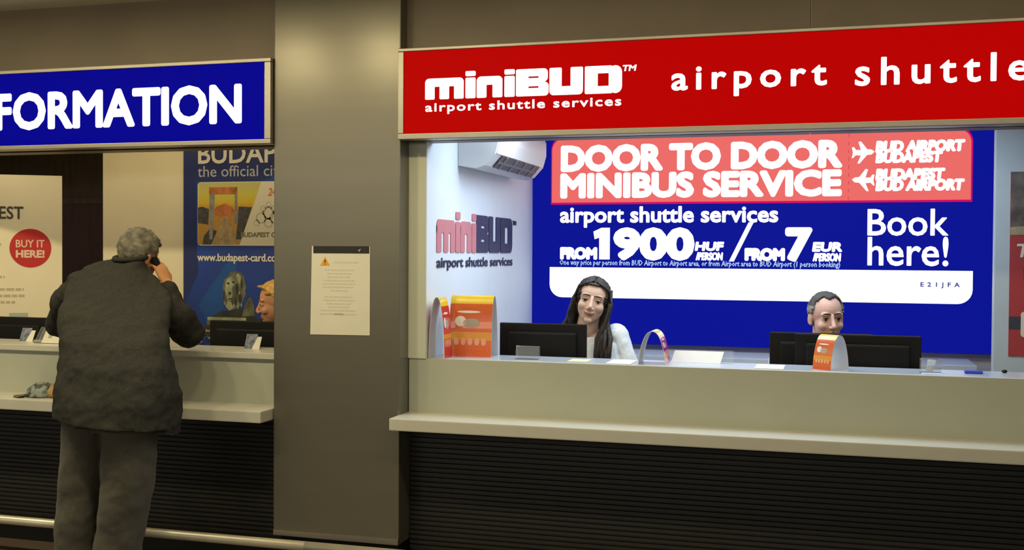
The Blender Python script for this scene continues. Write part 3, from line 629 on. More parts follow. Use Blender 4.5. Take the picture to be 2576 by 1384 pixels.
m = MB(); text(m, 'TAXI', (0.915, 1.61, 1.25, 1.69), F, 0.0035, 0.005, bold=0.02, shear=0.15); m.prism([(0.945, 1.50), (1.4, 1.50), (1.4, 1.575), (0.945, 1.575)], F, 0.0035, 0.0045, 1)
m.f, m.m, m.v = [], [], []
text(m, 'T', (0.918, 1.62, 0.985, 1.69), F, 0.0035, 0.005, bold=0.03, shear=0.15)
m.build('white_letter', WINK, t)
MB().prism([(0.886, 1.25), (0.945, 1.25), (0.945, 1.315), (0.886, 1.315)], F, 0.0035, 0.0045).prism([(0.95, 1.50), (1.3, 1.50), (1.3, 1.57), (0.95, 1.57)], F, 0.0035, 0.0045, 1).build('dark_print', [mat('print_slate', (0.03, 0.035, 0.05, 1), 0.5), mat('print_maroon', (0.16, 0.03, 0.045, 1), 0.5)], t)
MB().prism(rrect(0.942, 1.21, 1.3, 1.34, 0.015), F, 0.0035, 0.0055).build('white_label', WINK, t)
tag(MB().rbox(-1.85, 0.79, 1.62, 2.04, 0, 1.015, 0.004).build('back_cabinet', mat('cabinet_grey', (0.42, 0.47, 0.51, 1), 0.35, noise_scale=5, noise_amt=0.03), loc=(-0.5, 1.8, 0)), 'low grey cabinet along the back wall below the blue panel', 'cabinet')

monitor('black monitor seen from behind left of the woman in white', -1.663, -1.198, 0.55, 0.93, 1.262)
monitor('black monitor with rounded corner, mostly behind another, before the short haired clerk', -0.285, 0.20, 0.60, 0.93, 1.2445)
monitor('wide black monitor behind the bent orange card, before the short haired clerk', -0.160, 0.410, 0.475, 0.93, 1.249)

# bent cards: a printed strip arched into a stand
ORG = mat('print_orange', (0.66, 0.12, 0.025, 1), 0.25, coat=0.6, noise_scale=7, noise_amt=0.12); YEL = mat('print_yellow', (0.80, 0.56, 0.015, 1), 0.25, coat=0.6); RED = mat('print_red', (0.58, 0.03, 0.035, 1), 0.22, coat=0.8)
CBACK = mat('card_back', (0.66, 0.67, 0.70, 1), 0.4); OCH = mat('print_ochre', (0.72, 0.30, 0.02, 1), 0.25, coat=0.6); DOTS = mat('print_dots', (0.80, 0.38, 0.22, 1), 0.3); GRYP = mat('print_photo_grey', (0.38, 0.32, 0.27, 1), 0.3); WPR = mat('print_white', (0.80, 0.74, 0.70, 1), 0.3)
def bent_card(label, loc, rot, base, h, width, low=ORG, pw=1.0):
    t = thing('bent_card', label, 'card stand', loc, 'arched card stands on the right countertop'); t.rotation_euler.z = rot; OFF[t.name] = Vector((0, 0, 0))
    del t['group']
    N = 48
    def P(s, r=0.0):
        a = PI * s; x = -math.cos(a); zz = math.sin(a)
        return (x * (base / 2 + r) * (1 - 0.25 * abs(zz) * abs(x)), (abs(zz) ** pw) * (h + r))
    g = MB(); th = 0.0025
    vs = []
    for k in range(N + 1):
        for r in (th, 0.0):
            x, z = P(k / N, r); vs += [(-width / 2, x, z), (width / 2, x, z)]
    for k in range(N):
        a, b = 4 * k, 4 * k + 4; zf = P((k + 0.5) / N)[1] / h; fr = k < N / 2
        mi = (1 if zf > 0.86 else (3 if 0.30 < zf < 0.42 else 0))
        g.add([], []); 
        g.f += [[a, b, b + 1, a + 1], [a + 2, a + 3, b + 3, b + 2], [a, a + 2, b + 2, b], [a + 1, b + 1, b + 3, a + 3]]; g.m += [mi, 2, 2, 2]
    g.v = [Vector(v) for v in vs]
    g.f += [[0, 1, 3, 2], [4 * N, 4 * N + 2, 4 * N + 3, 4 * N + 1]]; g.m += [2, 2]
    g.build('printed_strip', [low, YEL, CBACK, OCH], t, smooth=False)
    # print on the front leg: a row of dots, a pale line and a photo patch, following the curve
    def on(u, s0, ru, rs, mi, mb, n=14):
        pts = []
        for q in range(n):
            a = 2 * PI * q / n; x, z = P(s0 + rs * math.sin(a), th + 0.0006); pts.append((u + ru * math.cos(a), x, z))
        mb.add(pts, [list(range(n))], mi)
    def sofz(zf): return math.asin(min(1, zf ** (1 / pw))) / PI
    for k in range(5):
        d = MB(); on(width * (-0.32 + 0.16 * k), sofz(0.25), width * 0.06, 0.018, 0, d); d.build('round_print', DOTS, t)
    d = MB(); on(-width * 0.05, sofz(0.73), width * 0.28, 0.010, 0, d); d.build('title_print', WPR, t)
    d = MB(); on(width * 0.02, sofz(0.55), width * 0.2, 0.03, 1, d); on(-width * 0.24, sofz(0.58), width * 0.13, 0.035, 0, d); d.build('photo_print', [WPR, GRYP], t)
    return t
# low pw keeps the legs steep
bent_card('large bent orange card facing the hall beside the left monitor', (-1.735, 0.33, 1.104), 0.0, 0.11, 0.305, 0.225, ORG, 0.8)
bent_card('large bent red card seen edge-on against the left jamb', (-1.862, 0.19, 1.104), math.radians(90), 0.080, 0.300, 0.11, RED, 0.7)
bent_card('small arched card seen end-on right of the woman in white', (-0.805, 0.27, 1.104), math.radians(90), 0.125, 0.155, 0.15, RED, 0.8)
bent_card('small bent orange card turned aside before the wide monitor', (0.005, 0.27, 1.104), math.radians(-38), 0.125, 0.155, 0.10, ORG, 0.8)
# acrylic pieces and papers
def acry(label, x0, x1, y, h, cat='holder'):
    t = thing('acrylic_holder', label, cat, ((x0 + x1) / 2, y, 1.104))
    MB().prism([(0, 0), (0.06, 0), (0.06, 0.003), (0.003, 0.003), (0.025, h), (0.022, h)], lambda u, v, w: Vector((w, y + u, 1.1045 + v)), x0, x1).prism([(0.022, h), (0.03, h), (0.045, 0.004), (0.042, 0.004), (0.028, h - 0.004)], lambda u, v, w: Vector((w, y + u, 1.1045 + v)), x0, x1).build('bent_sheet', ACRY, t)
    return t
acry('small empty clear acrylic holder before the monitor left of the woman', -1.482, -1.364, 0.215, 0.066)
t = acry('small clear acrylic holder right of the wide monitor', 0.385, 0.475, 0.21, 0.064)
MB().prism([(0.41, 0.006), (0.44, 0.006), (0.455, 0.055), (0.42, 0.06)], lambda u, v, w: Vector((u, 0.24 - w + v * 0.3, 1.1045 + v)), 0, 0.001).build('white_slip', COOLP, t)
t = thing('paper_stand', 'low clear stand with white sheet in front of low grey cabinet', 'stand', (-0.61, 0.36, 1.104))
MB().prism([(-0.735, 0.0), (-0.50, 0.0), (-0.485, 0.055), (-0.72, 0.055)], lambda u, v, w: Vector((u, 0.345 + v * 0.5 - w, 1.1045 + v)), 0, 0.002).build('white_sheet', COOLP, t)
MB().prism([(-0.765, 0.0), (-0.44, 0.0), (-0.44, 0.06), (-0.755, 0.06)], lambda u, v, w: Vector((u, 0.352 + v * 0.5 - w, 1.1045 + v)), 0, 0.002).build('clear_back', ACRY, t)
tag(MB().box(-1.215, -1.12, 0.20, 0.32, 1.1045, 1.1065).build('sticky_note', mat('note_yellow', (0.75, 0.82, 0.38, 1), 0.6), loc=(-1.17, 0.26, 1.104)), 'pale yellow note lying on countertop before the woman in white', 'note')
tag(MB().box(-0.33, -0.20, 0.17, 0.36, 1.1045, 1.107).build('paper_sheet', COOLP, loc=(-0.26, 0.26, 1.104)), 'white sheet lying left of the bent orange card before the monitors', 'paper')
tag(MB().box(-1.02, -0.90, 0.16, 0.35, 1.1045, 1.1065).build('paper_sheet', COOLP, loc=(-0.96, 0.25, 1.104)), 'white sheet lying on countertop between the woman and small arched card', 'paper')
tag(MB().rbox(0.575, 0.65, 0.265, 0.30, 1.1045, 1.117, 0.005).build('eraser', mat('pen_blue', (0.03, 0.06, 0.55, 1), 0.4), loc=(0.61, 0.28, 1.104)), 'small bright blue object lying at right end of countertop', 'office item')
tag(MB().ell((0.75, 0.36, 1.111), (0.012, 0.012, 0.0075)).build('binder_clip', BLACK, loc=(0.75, 0.36, 1.104)), 'tiny black knob on countertop below the red poster', 'office item')

# ================================================================== PEOPLE
def skin_mat(name, c): return mat(name, c, 0.62, noise_scale=25, noise_amt=0.05, spec=0.2)
LIP = mat('lip', (0.46, 0.22, 0.18, 1), 0.45); EYEW = mat('eye_white', (0.55, 0.52, 0.48, 1), 0.3); IRIS = mat('iris_dark', (0.018, 0.012, 0.009, 1), 0.25)
BROW = mat('eyebrow_dark', (0.035, 0.022, 0.015, 1), 0.8)
def frame(c, fwd, roll=0.0, pitch=0.0, s=1.0, sx=1.0):
    f = Vector(fwd).normalized(); up = Vector((0, 0, 1)); r = f.cross(up).normalized(); u = r.cross(f)
    R = Matrix((r, f, u)).transposed().to_4x4()
    R = R @ Matrix.Rotation(roll, 4, 'Y') @ Matrix.Rotation(pitch, 4, 'X')
    return Matrix.Translation(Vector(c)) @ R @ Matrix.Diagonal((s * sx, s, s, 1))
def head_parts(mb, H, smile=0.0, fem=False):
    """skull, jaw, features around eye level (z=0, face towards +y); H places it"""
    h = MB()
    h.ell((0, -0.012, 0.030), (0.075, 0.095, 0.087), nu=28, nv=18)
    h.ell((0, 0.020, -0.030), (0.063, 0.066, 0.080), nu=24, nv=16)
    w = 0.044 if fem else 0.051
    h.ell((0, 0.030, -0.074), (w, 0.048, 0.040))
    h.ell((0, 0.066, -0.101), (0.019 if fem else 0.024, 0.019, 0.016))
    for s in (-1, 1):
        h.ell((s * 0.036, 0.056, -0.034 + 0.004 * smile), (0.026, 0.026, 0.024 + 0.003 * smile))
        h.ell((s * 0.031, 0.0715 if fem else 0.074, 0.021), (0.025, 0.011, 0.009 if fem else 0.010))
        h.ell((s * 0.030, 0.0655, 0.001), (0.0165, 0.0155, 0.0145))
        h.ell((s * 0.0115, 0.097, -0.041), (0.0085, 0.010, 0.0075))
        R = Matrix.Rotation(s * 0.25, 3, 'Z') @ Matrix.Rotation(-0.2, 3, 'X')
        h.ell((s * 0.077, -0.010, -0.006), (0.009, 0.019, 0.031), R); h.ell((s * 0.076, -0.004, -0.026), (0.008, 0.010, 0.012))
    nz, ny = (-0.032, 0.101) if fem else (-0.036, 0.107)
    h.caps([(0, 0.080, 0.014), (0, 0.091, -0.010), (0, ny, nz)], [0.009, 0.0085, 0.0115] if fem else [0.0095, 0.0095, 0.0125])
    wl = 0.022 + 0.006 * smile
    for dz, yy, rz in ((-0.066, 0.083, 0.0055), (-0.0755, 0.081, 0.0065)):
        pts = []
        for k in range(7):
            u = -1 + k / 3.0; pts.append((u * wl, yy - 0.012 * u * u, dz + (0.009 * smile) * u * u + (0.002 if dz > -0.07 else 0) * (1 - u * u)))
        h.caps(pts, [rz * (1 - 0.45 * abs(-1 + k / 3.0)) for k in range(7)], n=10)
    h.caps([(0, -0.022, -0.05), (0, -0.038, -0.16)], [0.050 if fem else 0.058, 0.052 if fem else 0.060])
    h.xf(H); mb.v_off = len(mb.v)
    mb.add(h.v, h.f)
def face_kids(body, H, smile=0.0, brow=BROW, lid=0.0):
    Hi = H.inverted(); off = OFF[body.name]
    for p in body.data.polygons:
        q = Hi @ (p.center + off); u = q.x / (0.023 + 0.006 * smile)
        if abs(u) < 1 and q.y > 0.062:
            zc = -0.0705 + 0.009 * smile * u * u
            if abs(q.z - zc) < 0.0095 * math.sqrt(1 - u * u) : p.material_index = 1
    ml = MB(); pts = []
    for k in range(9):
        u = -1 + k / 4.0; pts.append((u * (0.019 + 0.006 * smile), 0.0905 - 0.011 * u * u, -0.0708 + 0.009 * smile * u * u))
    ml.caps(pts, [0.0012, 0.002, 0.0022, 0.0024, 0.0024, 0.0024, 0.0022, 0.002, 0.0012], n=8); ml.xf(H); ml.build('mouth_line', mat('mouth_dark', (0.16, 0.06, 0.05, 1), 0.6), body, smooth=True)
    for s in (-1, 1):
        e = MB(); c = Vector((s * 0.031, 0.0715, -0.001)); r = 0.0118
        nu, nv = 20, 14
        e.ell((0, 0, 0), r, Matrix.Rotation(-PI / 2, 3, 'X'), nu, nv)
        for i, f in enumerate(e.f):
            ctr = sum((e.v[k] for k in f), Vector()) / len(f)
            e.m[i] = 1 if ctr.y > r * 0.80 else 0
        e.xf(H @ Matrix.Translation(c)); e.build('eye', [EYEW, IRIS], body, smooth=True)
        lp = MB(); pts = [(s * (0.031 + 0.0155 * u), 0.0832 - 0.006 * u * u * (1 if s * u > -9 else 1), 0.0065 - 0.004 * u * u - lid) for u in (-1, -0.5, 0, 0.5, 1)]
        lp.caps(pts, [0.0012, 0.002, 0.0022, 0.002, 0.0012], n=8); lp.xf(H); lp.build('eyelash', BROW, body, smooth=True)
        b = MB(); pts = [(s * (0.030 + 0.021 * u), 0.0845 - 0.009 * max(0, u) ** 2, 0.0225 + 0.004 * (1 - u * u)) for u in (-1, -0.5, 0, 0.5, 1)]
        b.caps(pts, [0.002, 0.0032, 0.0032, 0.0026, 0.0015], n=8); b.xf(H); b.build('eyebrow', brow, body, smooth=True)
def hand_parts(mb, H, curl=0.5, side=1, s=1.0):
    """wrist at origin, fingers along +z, palm faces +y, thumb on +x*side"""
    h = MB()
    h.loft([((0, 0, -0.01), (0.027, 0, 0), (0, 0.019, 0)), ((0, 0, 0.03), (0.036, 0, 0), (0, 0.016, 0)), ((0, 0, 0.075), (0.042, 0, 0), (0, 0.014, 0)), ((0, 0, 0.092), (0.038, 0, 0), (0, 0.011, 0))], 16)
    for k, L in enumerate((0.072, 0.080, 0.074, 0.058)):
        x = side * (0.030 - 0.020 * k); p = Vector((x, 0, 0.085)); pts = [p]; a = 0.0
        for j, fr in enumerate((0.45, 0.30, 0.25)):
            a += curl * (0.9 if j == 0 else 1.1) * (1 + 0.08 * k); p = p + Vector((0, math.sin(a), math.cos(a))) * L * fr; pts.append(p)
        h.caps(pts, [0.0095, 0.009, 0.0083, 0.007], n=10)
    b = Vector((side * 0.028, 0.004, 0.022))
    h.caps([b, b + Vector((side * 0.026, 0.014, 0.030)), b + Vector((side * 0.034, 0.024 + 0.01 * curl, 0.058)), b + Vector((side * 0.032, 0.030 + 0.02 * curl, 0.080))], [0.014, 0.0115, 0.010, 0.008], n=10)
    h.xf(H); mb.add(h.v, h.f)
def hair_shell(name, H, m, body, keep, grow=0.008, dark=None, lump=0.003):
    """closed cap of hair over the skull where keep(p) is true"""
    nu, nv = 60, 40; g = MB(); vs = []
    for j in range(nv + 1):
        ph = -PI / 2 + PI * j / nv
        for i in range(nu):
            th = 2 * PI * i / nu
            d_ = Vector((math.cos(ph) * math.cos(th), math.cos(ph) * math.sin(th), math.sin(ph)))
            vs.append(d_)
    def pt(d_, r):
        n = noise.noise(d_ * 9) * lump
        return Vector((0, -0.012, 0.030)) + Vector((d_.x * (0.075 + r + n), d_.y * (0.095 + r + n), d_.z * (0.087 + r + n)))
    faces = []
    for j in range(nv):
        for i in range(nu):
            f = (j * nu + i, j * nu + (i + 1) % nu, (j + 1) * nu + (i + 1) % nu, (j + 1) * nu + i)
            c = pt(sum((vs[k] for k in f), Vector()).normalized(), 0)
            if keep(c): faces.append(f)
    n = len(vs)
    allv = [pt(v, grow) for v in vs] + [pt(v, -0.006) for v in vs]
    edges = {}
    for f in faces:
        for a, b in zip(f, f[1:] + f[:1]): edges[(a, b)] = edges.get((a, b), 0) + 1
    fs = list(faces) + [tuple(n + k for k in reversed(f)) for f in faces]
    for (a, b) in edges:
        if (b, a) not in edges: fs.append((b, a, n + a, n + b))
    used = sorted({k for f in fs for k in f}); idx = {k: q for q, k in enumerate(used)}
    g.add([H @ allv[k] for k in used], [[idx[k] for k in f] for f in fs])
    if dark:
        for q, f in enumerate(g.f):
            c = H.inverted() @ (sum((g.v[k] for k in f), Vector()) / len(f))
            if dark[0](c): g.m[q] = 1
    return g.build(name, [m] + ([dark[1]] if dark else []), body, smooth=True)

# ---- man in grey suit, seen from behind, on the phone
SK1 = skin_mat('skin_tan', (0.50, 0.24, 0.11, 1))
H = frame((-3.385, -0.115, 1.600), (0.25, 1, 0), roll=math.radians(8), pitch=math.radians(-24), s=1.10)
b = MB(); head_parts(b, H)
b.caps([(-3.385, -0.15, 1.56), (-3.38, -0.19, 1.49)], [0.062, 0.06])
b.loft([((-3.2, -0.57, 0.80), (0.17, 0, 0), (0, 0.11, 0)), ((-3.24, -0.50, 1.10), (0.19, 0, 0), (0, 0.12, 0)), ((-3.33, -0.35, 1.34), (0.19, 0, 0), (0, 0.08, 0)), ((-3.38, -0.22, 1.49), (0.09, 0, 0), (0, 0.05, 0))], 20)
b.caps([(-3.55, -0.27, 1.43), (-3.89, -0.10, 1.24), (-3.75, 0.07, 1.165)], [0.055, 0.042, 0.033])
b.caps([(-3.18, -0.29, 1.37), (-3.135, -0.10, 1.225), (-3.235, -0.09, 1.455)], [0.055, 0.045, 0.032])
b.caps([(-3.34, -0.57, 0.82), (-3.37, -0.575, 0.48), (-3.385, -0.60, 0.09)], [0.09, 0.065, 0.045])
b.caps([(-3.09, -0.57, 0.82), (-3.12, -0.575, 0.48), (-3.165, -0.60, 0.09)], [0.09, 0.065, 0.045])
def hframe(p, along, palm):
    z = Vector(along).normalized(); y = Vector(palm); y = (y - z * y.dot(z)).normalized(); x = y.cross(z)
    return Matrix.Translation(Vector(p)) @ Matrix((x, y, z)).transposed().to_4x4()
hand_parts(b, hframe((-3.232, -0.095, 1.462), (-0.48, 0.08, 0.9), (-0.85, 0.25, -0.35)), 0.42, side=1)
hand_parts(b, hframe((-3.75, 0.075, 1.160), (0.5, 0.8, -0.12), (0.1, 0.1, -1)), 0.12, side=-1)
man = remesh(b, 'person', [SK1, LIP], 0.0055, 2, 0.5, loc=(-3.25, -0.58, 0))
tag(man, 'person in grey suit standing at left counter holding a phone to the ear', 'person')
face_kids(man, H)
GH = mat('grey_hair', (0.14, 0.125, 0.098, 1), 0.85, noise_scale=22, noise_amt=0.55, bump=0.5)
hair_shell('hair', H, GH, man, lambda p: (p.z > -0.052 + 0.0 * p.y and p.y < 0.02 and not (abs(p.x) > 0.05 and -0.04 < p.z < 0.012 and p.y > -0.035)) or p.z > 0.078, 0.011, lump=0.010)
SUIT = mat('grey_suit', (0.029, 0.029, 0.026, 1), 0.9, noise_scale=160, noise_amt=0.25, bump=0.2, sheen=0.0, spec=0.15)
TROU = mat('grey_trousers', (0.062, 0.058, 0.046, 1), 0.9, noise_scale=160, noise_amt=0.2, bump=0.15, sheen=0.1)
j = MB()
j.loft([((-3.190, -0.60, 0.825), (0.292, 0, -0.024), (0, 0.175, 0.0)), ((-3.195, -0.59, 0.93), (0.287, 0, -0.012), (0, 0.17, 0)), ((-3.215, -0.55, 1.08), (0.280, 0, -0.008), (0, 0.165, 0.0)),
        ((-3.255, -0.49, 1.22), (0.275, 0, -0.01), (0, 0.165, 0.03)), ((-3.32, -0.40, 1.34), (0.285, 0, -0.03), (0, 0.155, 0.04)), ((-3.365, -0.32, 1.425), (0.285, 0, -0.045), (0, 0.125, 0.04)),
        ((-3.385, -0.25, 1.50), (0.215, 0, -0.045), (0, 0.10, 0.03)), ((-3.39, -0.20, 1.56), (0.105, 0, -0.015), (0, 0.085, 0.02)), ((-3.39, -0.17, 1.595), (0.076, 0, 0), (0, 0.074, 0.02))], 36)
j.caps([(-3.60, -0.27, 1.450), (-3.75, -0.20, 1.37), (-3.90, -0.10, 1.235)], [0.078, 0.066, 0.058]); j.caps([(-3.90, -0.10, 1.235), (-3.77, 0.04, 1.175)], [0.058, 0.048])
j.caps([(-3.20, -0.27, 1.365), (-3.11, -0.19, 1.30), (-3.115, -0.10, 1.225)], [0.085, 0.088, 0.080]); j.caps([(-3.115, -0.10, 1.225), (-3.19, -0.09, 1.34), (-3.222, -0.09, 1.425)], [0.078, 0.066, 0.055])
j.ell((-3.595, -0.27, 1.478), (0.085, 0.075, 0.05))
# flaring front corners of the open jacket
j.loft([((-2.925, -0.53, 0.785), (0.022, 0, -0.02), (0, 0.07, 0)), ((-2.93, -0.52, 0.95), (0.04, 0, 0), (0, 0.09, 0)), ((-2.985, -0.51, 1.12), (0.04, 0, 0), (0, 0.09, 0)), ((-3.04, -0.47, 1.25), (0.03, 0, 0), (0, 0.07, 0))], 16)
j.loft([((-3.480, -0.50, 0.825), (0.020, 0, 0), (0, 0.07, 0)), ((-3.49, -0.50, 0.97), (0.03, 0, 0), (0, 0.09, 0)), ((-3.48, -0.49, 1.12), (0.03, 0, 0), (0, 0.1, 0))], 16)
jk = remesh(j, 'jacket', SUIT, 0.008, 6, 0.5, parent=man, disp=[(0.20, 0.042), (0.075, 0.018), (0.03, 0.005)])
cl = MB(); cpts = []
for k in range(15):
    a = math.radians(-160 + 320 * k / 14); cpts.append((-3.39 + 0.082 * math.sin(a), -0.168 - 0.080 * math.cos(a), 1.592 - 0.012 * math.cos(a)))
cl.caps(cpts, 0.013, n=10); cl.build('collar', SUIT, jk, smooth=True)
p = MB()
p.loft([((-3.205, -0.585, 0.79), (0.12, 0, 0), (0, 0.09, 0)), ((-3.205, -0.585, 0.85), (0.205, 0, 0), (0, 0.13, 0)), ((-3.21, -0.57, 0.97), (0.20, 0, 0), (0, 0.12, 0))], 24)
p.loft([((-3.385, -0.605, 0.035), (0.096, 0, 0), (0, 0.115, 0)), ((-3.374, -0.60, 0.25), (0.096, 0, 0), (0, 0.108, 0)), ((-3.352, -0.59, 0.5), (0.106, 0, 0), (0, 0.115, 0)), ((-3.316, -0.585, 0.88), (0.112, 0, 0), (0, 0.13, 0))], 24)
p.loft([((-3.170, -0.605, 0.035), (0.102, 0, 0), (0, 0.115, 0)), ((-3.155, -0.60, 0.25), (0.104, 0, 0), (0, 0.108, 0)), ((-3.118, -0.59, 0.5), (0.110, 0, 0), (0, 0.115, 0)), ((-3.095, -0.585, 0.88), (0.116, 0, 0), (0, 0.13, 0))], 24)
remesh(p, 'trousers', TROU, 0.009, 3, 0.5, parent=man, disp=[(0.13, 0.026)])
for x in (-3.385, -3.165):
    MB().loft([((x, -0.58, 0.0), (0.046, 0, 0), (0, 0.14, 0)), ((x, -0.58, 0.035), (0.047, 0, 0), (0, 0.14, 0)), ((x, -0.61, 0.075), (0.042, 0, 0), (0, 0.10, 0)), ((x, -0.65, 0.1), (0.036, 0, 0), (0, 0.055, 0))], 20).build('shoe', BLACK, man, smooth=True)
ph = MB().rbox(-0.006, 0.006, -0.024, 0.024, -0.055, 0.055, 0.004)
ph.xf(Matrix.Translation((-3.298, -0.10, 1.575)) @ Matrix.Rotation(math.radians(-20), 4, 'Y') @ Matrix.Rotation(math.radians(25), 4, 'X'))
tag(ph.build('phone', BLACK, loc=(-3.302, -0.085, 1.52)), 'small black mobile phone held against the ear of the man in grey', 'phone')

# ---- clerks
def clerk_body(b, H, neck, sh, chest, hip, shoulder_w, r=1.0, elbows=None, hands=None, standing=True):
    """neck, chest, hip points; sh = list of two shoulder points"""
    b.caps([H @ Vector((0, -0.03, -0.09)), neck], [0.050 * r, 0.056 * r])
    n, c, h = Vector(neck), Vector(chest), Vector(hip); ax = (Vector(sh[1]) - Vector(sh[0])).normalized(); ay = Vector((0, 0, 1)).cross(ax).normalized()
    b.loft([(h, ax * 0.165 * r, ay * 0.11 * r), (h.lerp(c, 0.45), ax * 0.135 * r, ay * 0.095 * r), (c, ax * 0.165 * r, ay * 0.115 * r), (c.lerp(n, 0.62), ax * 0.165 * r, ay * 0.085 * r), (c.lerp(n, 0.88), ax * 0.09 * r, ay * 0.065 * r), (n, ax * 0.055 * r, ay * 0.055 * r)], 24)
    for s_, e_, w_ in zip(sh, elbows, hands):
        b.caps([s_, e_], [0.052 * r, 0.040 * r]); b.caps([e_, w_], [0.040 * r, 0.027 * r])
        d_ = (Vector(w_) - Vector(e_)); hand_parts(b, hframe(w_, (d_.x, d_.y, 0), (0, 0, -1)), 0.15, side=1 if s_ is sh[0] else -1)
    for k, s in enumerate((-1, 1)):
        a = h + ax * 0.09 * s
        if standing:
            b.caps([a, (a.x, a.y + 0.01, a.z * 0.5), (a.x, a.y + 0.02, 0.07)], [0.085, 0.058, 0.042])
            b.caps([(a.x, a.y + 0.03, 0.035), (a.x, a.y - 0.14, 0.03)], [0.035, 0.028])
        else:
            kn = Vector((a.x, a.y - 0.40, a.z + 0.0)); b.caps([a, kn, (kn.x, kn.y + 0.05, 0.07)], [0.085, 0.060, 0.042]); b.caps([(kn.x, kn.y + 0.06, 0.035), (kn.x, kn.y - 0.11, 0.03)], [0.035, 0.028])
def blouse(name, mats, parent, neck, sh, chest, hip, elbows, r=1.0, hands=None, long=False, disp=0.012, low=0.0):
    m_ = MB(); n, c, h = Vector(neck), Vector(chest), Vector(hip); ax = (Vector(sh[1]) - Vector(sh[0])).normalized(); ay = Vector((0, 0, 1)).cross(ax).normalized()
    m_.loft([(h, ax * 0.185 * r, ay * 0.13 * r), (h.lerp(c, 0.45), ax * 0.165 * r, ay * 0.12 * r), (c, ax * 0.185 * r, ay * 0.135 * r), (c.lerp(n, 0.60), ax * 0.18 * r, ay * 0.105 * r), (c.lerp(n, 0.80), ax * 0.115 * r, ay * 0.085 * r), (c.lerp(n, 0.92 - low), ax * 0.07 * r, ay * 0.07 * r)], 28)
    for k, (s_, e_) in enumerate(zip(sh, elbows)):
        if long: m_.caps([s_, e_, Vector(e_).lerp(Vector(hands[k]), 0.9)], [0.068 * r, 0.054 * r, 0.042 * r])
        else: m_.caps([s_, Vector(s_).lerp(Vector(e_), 1.1)], [0.068 * r, 0.062 * r])
    return remesh(m_, name, mats, 0.006, 3, 0.5, parent=parent, disp=[(0.07, disp)])

# woman with long dark hair
SK2 = skin_mat('skin_fair', (0.64, 0.43, 0.34, 1))
H = frame((-1.235, 0.86, 1.372), (0.17, -1, 0), roll=math.radians(-11), pitch=math.radians(2), s=1.05, sx=1.07)
b = MB(); head_parts(b, H, smile=1.0, fem=True)
N_, C_, P_ = (-1.262, 0.91, 1.20), (-1.24, 0.94, 1.02), (-1.22, 1.02, 0.80)
SHs = [(-1.405, 0.92, 1.165), (-1.115, 0.93, 1.185)]; EL = [(-1.47, 0.94, 0.94), (-1.030, 0.93, 0.96)]; HD = [(-1.40, 0.86, 0.78), (-1.10, 0.86, 0.78)]
clerk_body(b, H, N_, SHs, C_, P_, 0.2, 0.95, EL, HD)
wm = remesh(b, 'person', [SK2, LIP], 0.0032, 2, 0.5, loc=(-1.24, 0.95, 0))
tag(wm, 'smiling person with long dark hair and white blouse behind right counter', 'person')
face_kids(wm, H, 1.0, lid=0.002)
BL = mat('white_blouse', (0.70, 0.74, 0.76, 1), 0.7, noise_scale=60, noise_amt=0.06, sheen=0.3)
bl = blouse('blouse', BL, wm, N_, SHs, C_, P_, EL, 0.97, low=0.06)
DH = mat('dark_brown_hair', (0.018, 0.012, 0.009, 1), 0.45, noise_scale=9, noise_amt=0.6, bump=0.5, stretch=(14, 14, 1))
hr = MB()
def hairline(p):
    return (p.y < 0.012 and p.z > -0.06) or (p.z > 0.074 - 0.35 * max(0, abs(p.x) - 0.03)) or (p.y < 0.05 and abs(p.x) > 0.058)
hs = hair_shell('hair', H, DH, wm, hairline, 0.010, lump=0.006)
st = MB(); random.seed(11)
def strand(start, pts, r): st.tube([H @ Vector(start)] + [Vector(q) for q in pts], r, 8)
for k in range(26):       # lock on her left (image right), in front of the shoulder
    f = k / 25.0; a = random.uniform(-0.5, 0.5)
    s0 = (-0.060 - 0.022 * random.random(), 0.015 - 0.05 * f, 0.075 - 0.04 * random.random()); s1 = (-0.084 - 0.010 * random.random(), 0.030 - 0.06 * f, -0.01); s2 = (-0.076 - 0.014 * random.random(), 0.030 - 0.05 * f, -0.09)
    x = -1.195 + 0.075 * f + random.uniform(-0.008, 0.008)
    st.tube([H @ Vector(s0), H @ Vector(s1), H @ Vector(s2), (x, 0.815 + random.uniform(-0.02, 0.03), 1.17), (x - 0.004, 0.80 + random.uniform(-0.02, 0.02), 1.08), (x - 0.006 + random.uniform(-0.01, 0.01), 0.80, 0.98)], [0.006, 0.012, 0.013, 0.013, 0.012, 0.004], 8)
for k in range(24):       # hair falling behind her right shoulder (image left)
    f = k / 23.0
    s0 = (0.058 + 0.022 * random.random(), 0.02 - 0.07 * f, 0.075 - 0.04 * random.random()); s1 = (0.084 + 0.008 * random.random(), 0.025 - 0.07 * f, -0.01); s2 = (0.078 + 0.022 * random.random(), 0.005 - 0.06 * f, -0.085)
    x = -1.345 - 0.055 * f + random.uniform(-0.008, 0.008)
    st.tube([H @ Vector(s0), H @ Vector(s1), H @ Vector(s2), (x - 0.005, 0.885 + random.uniform(-0.02, 0.02), 1.235), (x - 0.012, 0.875 + random.uniform(-0.02, 0.02), 1.15), (x, 0.87, 1.03)], [0.006, 0.012, 0.013, 0.013, 0.012, 0.004], 8)
for k in range(18):       # back
    f = k / 17.0; x = -0.07 + 0.14 * f
    st.tube([H @ Vector((x * 0.6, -0.09, 0.06)), H @ Vector((x, -0.112, -0.02)), H @ Vector((x * 1.1, -0.10, -0.12)), (-1.27 + x * -1.0, 1.06, 1.10)], [0.01, 0.016, 0.016, 0.006], 8)
